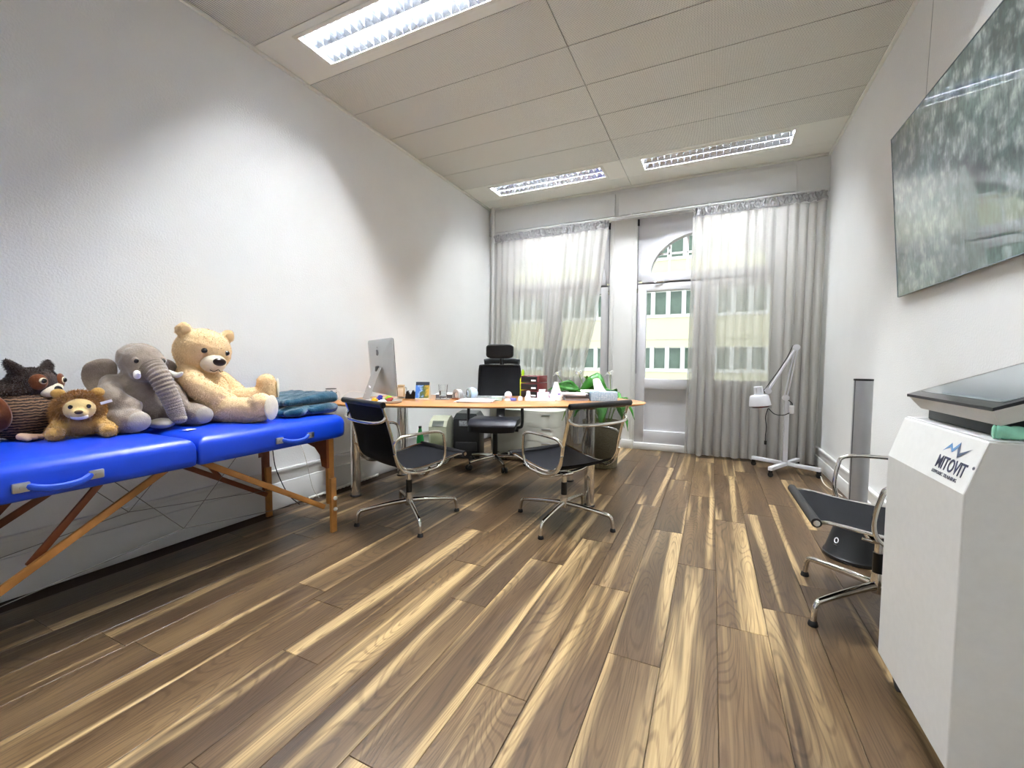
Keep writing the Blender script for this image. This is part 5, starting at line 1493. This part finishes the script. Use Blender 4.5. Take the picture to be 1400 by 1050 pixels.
# big arching leaf and the others, relative to the pot centre
stemmed((0.02, 0, 0.44), (-0.20, -0.20, 0.80), (0.16, -0.30, 0.82), 0.085, M_leaf, (0.15, 0.75, 0.6))
leaf([(-0.19, -0.23, 0.79), (-0.06, -0.28, 0.925), (0.06, -0.28, 0.90), (0.15, -0.28, 0.76)], 0.085, M_leaf, 0.2, (0.1, 0.6, 0.75))
stemmed((-0.05, -0.02, 0.44), (-0.20, -0.12, 0.80), (-0.52, -0.22, 0.80), 0.055, M_leaf, (0.1, 0.5, 0.8))
stemmed((-0.05, -0.04, 0.44), (-0.24, -0.12, 0.77), (-0.47, -0.24, 0.77), 0.045, M_leaf, (0.2, 0.7, 0.6))
stemmed((0.05, 0.05, 0.44), (0.12, 0.05, 0.72), (0.24, -0.02, 0.42), 0.05)
stemmed((0.08, -0.02, 0.44), (0.18, -0.04, 0.66), (0.29, -0.08, 0.40), 0.045, M_leaf)
stemmed((0.08, 0.04, 0.44), (0.16, 0.08, 0.74), (0.33, 0.06, 0.50), 0.05)
stemmed((0.0, 0.1, 0.44), (0.02, 0.18, 0.80), (0.10, 0.34, 0.62), 0.06)
stemmed((-0.08, 0.08, 0.44), (-0.16, 0.18, 0.76), (-0.32, 0.26, 0.58), 0.06)
stemmed((-0.10, -0.02, 0.44), (-0.26, -0.02, 0.68), (-0.42, -0.06, 0.46), 0.05, M_leaf2)
stemmed((-0.06, -0.08, 0.44), (-0.16, -0.14, 0.62), (-0.30, -0.20, 0.40), 0.045, M_leaf)
stemmed((0.04, -0.08, 0.44), (0.06, -0.16, 0.64), (0.05, -0.27, 0.45), 0.05, M_leaf)
stemmed((0.0, -0.05, 0.44), (-0.10, -0.16, 0.84), (-0.12, -0.26, 0.94), 0.03, M_leaf2)
stemmed((0.02, 0.02, 0.44), (0.10, -0.10, 0.72), (0.24, -0.24, 0.74), 0.06, M_leaf)
M_spathe = mat('spathe_white', (242, 244, 240), 0.6)
for tip in ((-0.43, -0.16, 0.945), (-0.19, -0.20, 0.955), (0.11, -0.14, 0.955)):
    tp = Vector(tip)
    st = spline([(tp.x * 0.1, tp.y * 0.1, 0.44), (tp.x * 0.7 + 0.03, tp.y * 0.7, 0.72), tp], 8)
    MB().tube(st, 0.0032, 7).build('flower_stem', M_leaf2, pl)
    leaf([tp + Vector((0.02, 0, -0.01)), tp + Vector((0.0, 0, 0.028)), tp + Vector((-0.055, -0.01, 0.0))], 0.026, M_spathe, 0.5, (0.1, 0.6, 0.7), 'spathe')
    MB().ell(tp + Vector((-0.005, -0.004, 0.02)), (0.007, 0.007, 0.022), (0.2, -0.5, 0)).build('spadix', mat('spadix_cream', (232, 226, 180), 0.8), pl)

# ------------------------------------------------------------------ INFRARED LAMP ON STAND
hl = thing('infrared_lamp', 'white infrared heat lamp on a rolling cross stand in front of the curtain', 'heat lamp', (3.59, 4.985, 0))
Mw = mat('lamp_white_enamel', (232, 233, 238), 0.3, var=0.02)
feet = [(-0.257, 0.178), (-0.151, -0.282), (0.258, -0.137), (0.15, 0.27)]
for a, b in ((0, 2), (1, 3)):
    p, q = Vector((*feet[a], 0)), Vector((*feet[b], 0)); d = q - p
    MB().box(((p.x + q.x) / 2, (p.y + q.y) / 2, 0.082 - 0.001 * a), (d.length + 0.03, 0.038, 0.036 - 0.002 * a), (0, 0, math.atan2(d.y, d.x)), 0.003).build('base_bar', Mw, hl)
for x, y in feet:
    c = MB().cyl((x, y - 0.012, 0.024), (x, y + 0.012, 0.024), 0.024, n=16).cyl((x, y, 0.03), (x, y, 0.064), 0.010, n=10).box((x, y, 0.05), (0.036, 0.03, 0.024), None, 0.006)
    c.build('caster', M_black, hl)
MB().b2((-0.021, -0.021, 0.10), (0.021, 0.021, 0.72), 0.004).build('post', Mw, hl)
J0, J1, J2 = Vector((-0.015, -0.02, 0.748)), Vector((0.055, -0.035, 1.245)), Vector((-0.17, -0.035, 0.812))
for J in (J0, J1, J2):
    MB().cyl(J + Vector((0, -0.024, 0)), J + Vector((0, 0.024, 0)), 0.030, n=20).cyl(J + Vector((0, -0.028, 0)), J + Vector((0, -0.024, 0)), 0.010, n=12).build('joint', Mw, hl)
for dx in (-0.012, 0.012):
    MB().cyl(J0 + Vector((dx, 0.0, 0.01)), J1 + Vector((dx, 0, -0.01)), 0.0075, n=10).build('lower_arm', Mw, hl)
MB().cyl(J1, J2, 0.0125, n=12).build('upper_arm', Mw, hl)
MB().tube(spline([J1 + Vector((-0.025, 0.02, 0.02)), J1.lerp(J2, 0.3) + Vector((-0.02, 0.014, 0)), J1.lerp(J2, 0.9) + Vector((-0.02, 0.012, 0.02)), J2 + Vector((-0.05, 0, -0.01))], 6), 0.004, 6).build('arm_cable', M_black, hl)
shd = MB()
Ms = Matrix.Translation((-0.235, -0.04, 0.66)) @ Matrix.Rotation(R(-7), 4, 'Y')
shd.lathe([(0.098, 0.0), (0.100, 0.004), (0.086, 0.095), (0.078, 0.105), (0.044, 0.112), (0.040, 0.19), (0.036, 0.196), (0.0, 0.198)], (0, 0, 0), 32, Ms)
so = shd.build('shade', Mw, hl, ang=30)
MB().lathe([(0.070, -0.016), (0.085, -0.006), (0.088, 0.004)], (0, 0, 0), 28, Ms).build('red_bulb', mat('infrared_red', (96, 12, 22), 0.15), so)
MB().tube([Ms @ Vector((0.096 * math.cos(a), 0.096 * math.sin(a), -0.022)) for a in [2 * PI * i / 30 for i in range(30)]], 0.003, 6, closed=True).build('guard_ring', M_alu, so)
for k in range(6):
    a = k * PI / 3
    MB().tube([Ms @ Vector((0.040 * math.cos(a), 0.040 * math.sin(a), 0.125)), Ms @ Vector((0.039 * math.cos(a), 0.039 * math.sin(a), 0.18))], 0.004, 6).build('cooling_rib', M_alu, so)
MB().cyl(J2, Vector((-0.205, -0.04, 0.80)), 0.010, n=10).build('shade_bracket', M_black, hl)
MB().box((0.035, -0.032, 0.634), (0.045, 0.03, 0.085), None, 0.012, 3).build('switch_box', M_white, hl)
MB().tube(spline([(0.0, -0.03, 0.73), (0.035, -0.035, 0.70), (0.04, -0.035, 0.675)], 5), 0.004, 6).tube(spline([(0.02, -0.04, 0.60), (-0.04, -0.05, 0.575), (-0.11, -0.05, 0.585), (-0.165, -0.05, 0.64)], 6), 0.004, 6).build('cable', M_black, hl)
MB().tube(spline([(-0.165, -0.05, 0.64), (-0.185, -0.05, 0.55), (-0.175, -0.05, 0.45), (-0.18, -0.05, 0.35), (-0.178, -0.05, 0.31)], 6), 0.004, 6).box((-0.178, -0.05, 0.29), (0.022, 0.02, 0.04), None, 0.005).build('plug_cable', M_black, hl)
solo(MB().tube(spline([(0, 0, 0.05), (0.008, -0.05, 0.012), (0.012, -0.18, 0.006), (0.035, -0.32, 0.006), (0.06, -0.46, 0.006)], 6), 0.004, 6), 'floor_cable', M_whitecord, 'white cable on the floor below the heat lamp by the right baseboard', 'cable', (3.84, 4.72, 0))

# ------------------------------------------------------------------ SILVER COLUMN ON BLACK CONE
ct = thing('column_speaker', 'tall silver column on a black conical base by the right wall', 'tower speaker', (3.665, 2.95, 0))
MB().lathe([(0.145, 0), (0.150, 0.006), (0.150, 0.02), (0.140, 0.032), (0.105, 0.16), (0.085, 0.215), (0.06, 0.22)], n=40).build('base', mat('black_satin', (26, 27, 28), 0.35), ct)
MB().cyl((0, 0, 0.22), (0, 0, 1.0), 0.043, n=28).build('column', mat('column_silver', (176, 177, 178), 0.38, 0.7, var=0.04, scale=3), ct)
MB().cyl((0, 0, 1.0), (0, 0, 1.010), 0.044, n=28).build('top_cap', M_black, ct)
for a in (R(200), R(20)):
    MB().cyl((0.0425 * math.cos(a), 0.0425 * math.sin(a), 0.225), (0.0425 * math.cos(a), 0.0425 * math.sin(a), 1.0), 0.003, n=6).build('seam', mat('seam_grey', (96, 96, 98), 0.4, 0.5), ct)
a = R(212)
nrm = Vector((math.cos(a) * 0.96, math.sin(a) * 0.96, 0.27)).normalized()
cx_ = Vector((0.121 * math.cos(a), 0.121 * math.sin(a), 0.105))
t1 = Vector((-math.sin(a), math.cos(a), 0)); t2 = nrm.cross(t1)
MB().tube([cx_ + t1 * 0.011 * math.cos(b) + t2 * 0.014 * math.sin(b) for b in [2 * PI * i / 24 for i in range(24)]], 0.0028, 6, closed=True).build('ring_mark', M_paper, ct)
MB().box(cx_ - t2 * 0.024 * (1 if t2.z > 0 else -1) + nrm * 0.0, (0.02, 0.002, 0.003), Matrix((t1, nrm, t2)).transposed()).build('name_mark', M_cordgrey, ct)
solo(MB().tube(spline([(0, 0, 0.008), (0.05, -0.08, 0.006), (0.09, -0.14, 0.006), (0.13, -0.17, 0.006)], 6), 0.004, 6), 'speaker_cable', M_black, 'black cable trailing on the floor from the conical base', 'cable', (3.775, 2.85, 0))

# ------------------------------------------------------------------ WHITE THERAPY MACHINE
mc = thing('therapy_machine', 'white medical machine on casters with tilted screen in the right foreground', 'medical machine', (3.68, 1.6, 0))
MX, MY0, MY1 = 3.457, 1.362, 1.845
M_mc = mat('machine_white', (226, 226, 222), 0.42, var=0.02, scale=40, bump=0.05, bscale=400)
poly = [(MX, 0.09), (MX, 0.786), (MX + 0.038, 0.917), (3.90, 0.917), (3.90, 0.09)]
bd = MB().prism(poly, MY0, MY1, XZ)
bo = bd.build('body', M_mc, mc, world=True, smooth=False)
bv = bo.modifiers.new('b', 'BEVEL'); bv.width = 0.004; bv.segments = 2
MB().b2((MX + 0.042, MY0 + 0.006, 0.9172), (3.895, MY1 - 0.006, 0.9215), 0.002).build('top_plate', M_white, mc, world=True)
for x in (MX + 0.06, 3.84):
    for y in (MY0 + 0.05, MY1 - 0.05):
        c = MB().cyl((x - 0.022, y, 0.032), (x + 0.022, y, 0.032), 0.032, n=18).cyl((x, y, 0.04), (x, y, 0.092), 0.012, n=10)
        c.build('caster', M_black, mc, world=True)
        MB().b2((x - 0.027, y - 0.03, 0.05), (x + 0.027, y + 0.03, 0.074), 0.005).build('caster_fork', M_alu, mc, world=True)
# screen on a dark neck
MB().b2((3.535, 1.425, 0.9217), (3.80, 1.79, 0.985), 0.004).build('neck', mat('neck_dark', (40, 48, 50), 0.4), mc, world=True)
sl_ = math.tan(R(21.5))
def slab(xa, xb, ya, yb, dz0, dz1, ins):
    vs = []
    for dz, i in ((dz1, 0.0), (dz0, ins)):
        for x, y in ((xa + i, ya + i), (xb - i, ya + i), (xb - i, yb - i), (xa + i, yb - i)):
            vs.append((x, y, 0.990 + (x - 3.496) * sl_ + dz))
    mb = MB(); mb._add(vs, [(0, 1, 2, 3), (7, 6, 5, 4), (0, 4, 5, 1), (1, 5, 6, 2), (2, 6, 7, 3), (3, 7, 4, 0)])
    return mb
slab(3.496, 3.86, 1.355, 1.825, -0.046, 0.0, 0.024).build('screen_housing', M_mc, mc, world=True, smooth=False)
bz = slab(3.493, 3.863, 1.352, 1.828, 0.0004, 0.0085, 0.0).build('bezel', mat('bezel_black', (30, 32, 38), 0.12, spec=0.6), mc, world=True, smooth=False)
slab(3.520, 3.84, 1.378, 1.803, 0.0086, 0.0095, 0.0).build('display', mat('display_reflection_grey', (120, 128, 130), 0.05, spec=0.9, var=0.02, ior=1.8), bz, world=True, smooth=False)  # reflection of the bright room put into the base colour of dark glass
# green breathing hose resting on top
M_hose = mat('green_hose', (160, 232, 204), 0.2, var=0.15, scale=40, trans=0.15)
hp_ = spline([(3.508, 1.385, 0.9385), (3.53, 1.380, 0.9385), (3.60, 1.384, 0.9385), (3.70, 1.392, 0.9385), (3.84, 1.388, 0.9385)], 8)
hose = thing('breathing_hose', 'translucent green breathing hose lying on the white machine below its screen', 'hose', (3.66, 1.388, 0.922))
MB().tube(hp_, [0.010 if i == 0 else (0.0165 if i % 3 else 0.0145) for i in range(len(hp_))], 14).build('hose', M_hose, hose, world=True, ang=80)
MB().cyl((3.585, 1.3835, 0.9385), (3.612, 1.385, 0.9385), 0.0175, n=16).build('connector', mat('green_connector', (60, 150, 116), 0.2, trans=0.3), hose, world=True)
# writing and mark on the slanted front
e_r = Vector((0, -1, 0)); e_u = Vector((0.038, 0, 0.131)).normalized(); e_n = e_r.cross(e_u)
def on_panel(y, s, off=0.0008): return Vector((MX, y, 0.786)) + e_u * s + e_n * off
def text(body, y, s, size, sx, m, name, spacing=1.0, bold=0.0):
    cu = bpy.data.curves.new(name, 'FONT'); cu.body = body; cu.size = size; cu.extrude = 0.0004; cu.space_character = spacing; cu.offset = bold
    cu.resolution_u = 3
    o = bpy.data.objects.new(name, cu); COL.objects.link(o)
    dg = bpy.context.evaluated_depsgraph_get()
    me = bpy.data.meshes.new_from_object(o.evaluated_get(dg))
    bpy.data.objects.remove(o); bpy.data.curves.remove(cu)
    F = Matrix((e_r, e_u, e_n)).transposed().to_4x4(); F.translation = on_panel(y, s)
    F = ROOT[mc.name].inverted() @ F @ Matrix.Diagonal((sx, 1, 1, 1))
    me.transform(F)
    me.materials.clear(); me.materials.append(m)
    o = bpy.data.objects.new(name, me); COL.objects.link(o); o.parent = mc
    return o
M_ink = mat('ink_dark', (58, 60, 84), 0.5)
M_inkb = mat('ink_blue', (104, 148, 196), 0.5)
M_inkg = mat('ink_grey', (104, 106, 118), 0.5)
text('MITOVIT', 1.538, 0.034, 0.050, 0.74, M_ink, 'lettering', 1.0, 0.0006)
text('HYPOXIC TRAINING', 1.542, 0.017, 0.0135, 0.98, M_inkg, 'small_lettering', 1.06)
text('®', 1.374, 0.062, 0.012, 1.0, M_inkg, 'registered_mark')
def poly_panel(pts, m, name):
    mb = MB()
    vs = [on_panel(y, s, 0.0009) for y, s in pts] 
    mb._add(vs, [tuple(range(len(pts)))])
    return mb.build(name, m, mc, world=True, smooth=False)
poly_panel([(1.532, 0.080), (1.502, 0.108), (1.488, 0.094), (1.464, 0.116), (1.462, 0.104), (1.487, 0.083), (1.500, 0.096)], M_inkb, 'peak_mark')
poly_panel([(1.464, 0.116), (1.452, 0.088), (1.404, 0.108), (1.455, 0.074), (1.468, 0.099)], mat('ink_slate', (76, 88, 112), 0.5), 'tick_mark')

# ------------------------------------------------------------------ PICTURE ON THE RIGHT WALL
def blossom_mat():
    m, nt, b = new_mat('blossom_print')
    L = nt.links
    tc = N(nt, 'ShaderNodeTexCoord')
    big = N(nt, 'ShaderNodeTexNoise', Scale=3.2, Detail=4.0, Distortion=0.6)
    L.new(tc.outputs['Object'], big.inputs[0])
    base = ramp(nt, [(0.3, lin((34, 52, 56))), (0.48, lin((64, 88, 88))), (0.62, lin((100, 122, 118))), (0.75, lin((60, 74, 84)))])
    L.new(big.outputs[0], base.inputs[0])
    vo = N(nt, 'ShaderNodeTexVoronoi', Scale=17.0, Randomness=1.0, feature='SMOOTH_F1')
    nz = N(nt, 'ShaderNodeTexNoise', Scale=30.0, Detail=3.0)
    L.new(tc.outputs['Object'], nz.inputs[0])
    mxv = N(nt, 'ShaderNodeMix', data_type='VECTOR'); mxv.inputs['Factor'].default_value = 0.06
    L.new(tc.outputs['Object'], mxv.inputs['A']); L.new(nz.outputs['Color'], mxv.inputs['B'])
    L.new(mxv.outputs['Result'], vo.inputs['Vector'])
    bl_ = ramp(nt, [(0.10, (0.8, 0.8, 0.8)), (0.55, (0, 0, 0))])
    L.new(vo.outputs['Distance'], bl_.inputs[0])
    msk = N(nt, 'ShaderNodeTexNoise', Scale=2.2, Detail=3.0)
    mpm = N(nt, 'ShaderNodeMapping'); mpm.inputs['Location'].default_value = (3.3, 1.2, 0.7)
    L.new(tc.outputs['Object'], mpm.inputs[0]); L.new(mpm.outputs[0], msk.inputs[0])
    mr_ = ramp(nt, [(0.38, (0, 0, 0)), (0.60, (0.85, 0.85, 0.85))])
    sx = N(nt, 'ShaderNodeSeparateXYZ'); L.new(tc.outputs['Object'], sx.inputs[0])
    ad = N(nt, 'ShaderNodeMath', operation='MULTIPLY_ADD'); ad.inputs[1].default_value = 0.28
    L.new(sx.outputs['Z'], ad.inputs[0]); L.new(msk.outputs[0], ad.inputs[2])
    L.new(ad.outputs[0], mr_.inputs[0])
    mu = N(nt, 'ShaderNodeMath', operation='MULTIPLY'); L.new(bl_.outputs[0], mu.inputs[0]); L.new(mr_.outputs[0], mu.inputs[1])
    mx = N(nt, 'ShaderNodeMix', data_type='RGBA')
    L.new(mu.outputs[0], mx.inputs['Factor']); L.new(base.outputs[0], mx.inputs['A'])
    mx.inputs['B'].default_value = (*lin((188, 198, 196)), 1)
    # fine twigs and grass
    gr = N(nt, 'ShaderNodeTexNoise', Scale=60.0, Detail=4.0)
    mg_ = N(nt, 'ShaderNodeMapping'); mg_.inputs['Scale'].default_value = (1, 1, 0.35)
    L.new(tc.outputs['Object'], mg_.inputs[0]); L.new(mg_.outputs[0], gr.inputs[0])
    gp = ramp(nt, [(0.35, (0.55, 0.6, 0.6)), (0.65, (1.3, 1.3, 1.25))])
    L.new(gr.outputs[0], gp.inputs[0])
    m2 = N(nt, 'ShaderNodeMix', data_type='RGBA', blend_type='MULTIPLY'); m2.inputs['Factor'].default_value = 1.0
    L.new(mx.outputs['Result'], m2.inputs['A']); L.new(gp.outputs[0], m2.inputs['B'])
    L.new(m2.outputs['Result'], b.inputs['Base Color'])
    b.inputs['Roughness'].default_value = 0.3
    b.inputs['Coat Weight'].default_value = 1.0
    b.inputs['Coat Roughness'].default_value = 0.015
    b.inputs['Coat IOR'].default_value = 1.75
    return m
PWD, PHT = 1.62, 0.94
px0, px1, pz0, pz1 = W - 0.022, W - 0.092, 1.50, 2.437
pic = thing('wall_picture', 'large glossy picture of a blossoming white bush on the right wall', 'picture', (W - 0.03, 3.35 - PWD / 2, 1.50))
ang_ = math.atan2(px0 - px1, pz1 - pz0)
Rm = Matrix.Translation((px0 - (W - 0.03) - 0.008, 0, 0)) @ Matrix.Rotation(-ang_, 4, 'Y')
o = MB().box((0, 0, PHT / 2), (0.006, PWD, PHT), None, 0.001, 1).build('print', blossom_mat(), pic); o.matrix_local = Rm
fr = MB()
for s in (-1, 1):
    fr.box((0, s * (PWD / 2 + 0.002), PHT / 2), (0.010, 0.004, PHT + 0.008))
    fr.box((0, 0, PHT / 2 + s * (PHT / 2 + 0.002)), (0.010, PWD, 0.004))
o = fr.build('edge_strip', mat('edge_steel', (128, 142, 150), 0.3, 0.7), pic); o.matrix_local = Rm
o = MB().box((0.009, 0, PHT * 0.55), (0.008, PWD * 0.8, 0.03)).build('hanging_bar', M_alu, pic); o.matrix_local = Rm
for s in (-1, 1):
    MB().cyl((0.004, s * 0.6, 0.9), (0.030 - 0.012, s * 0.6, H - 1.50 - 0.09), 0.0012, n=6).build('hanging_wire', M_alu, pic)
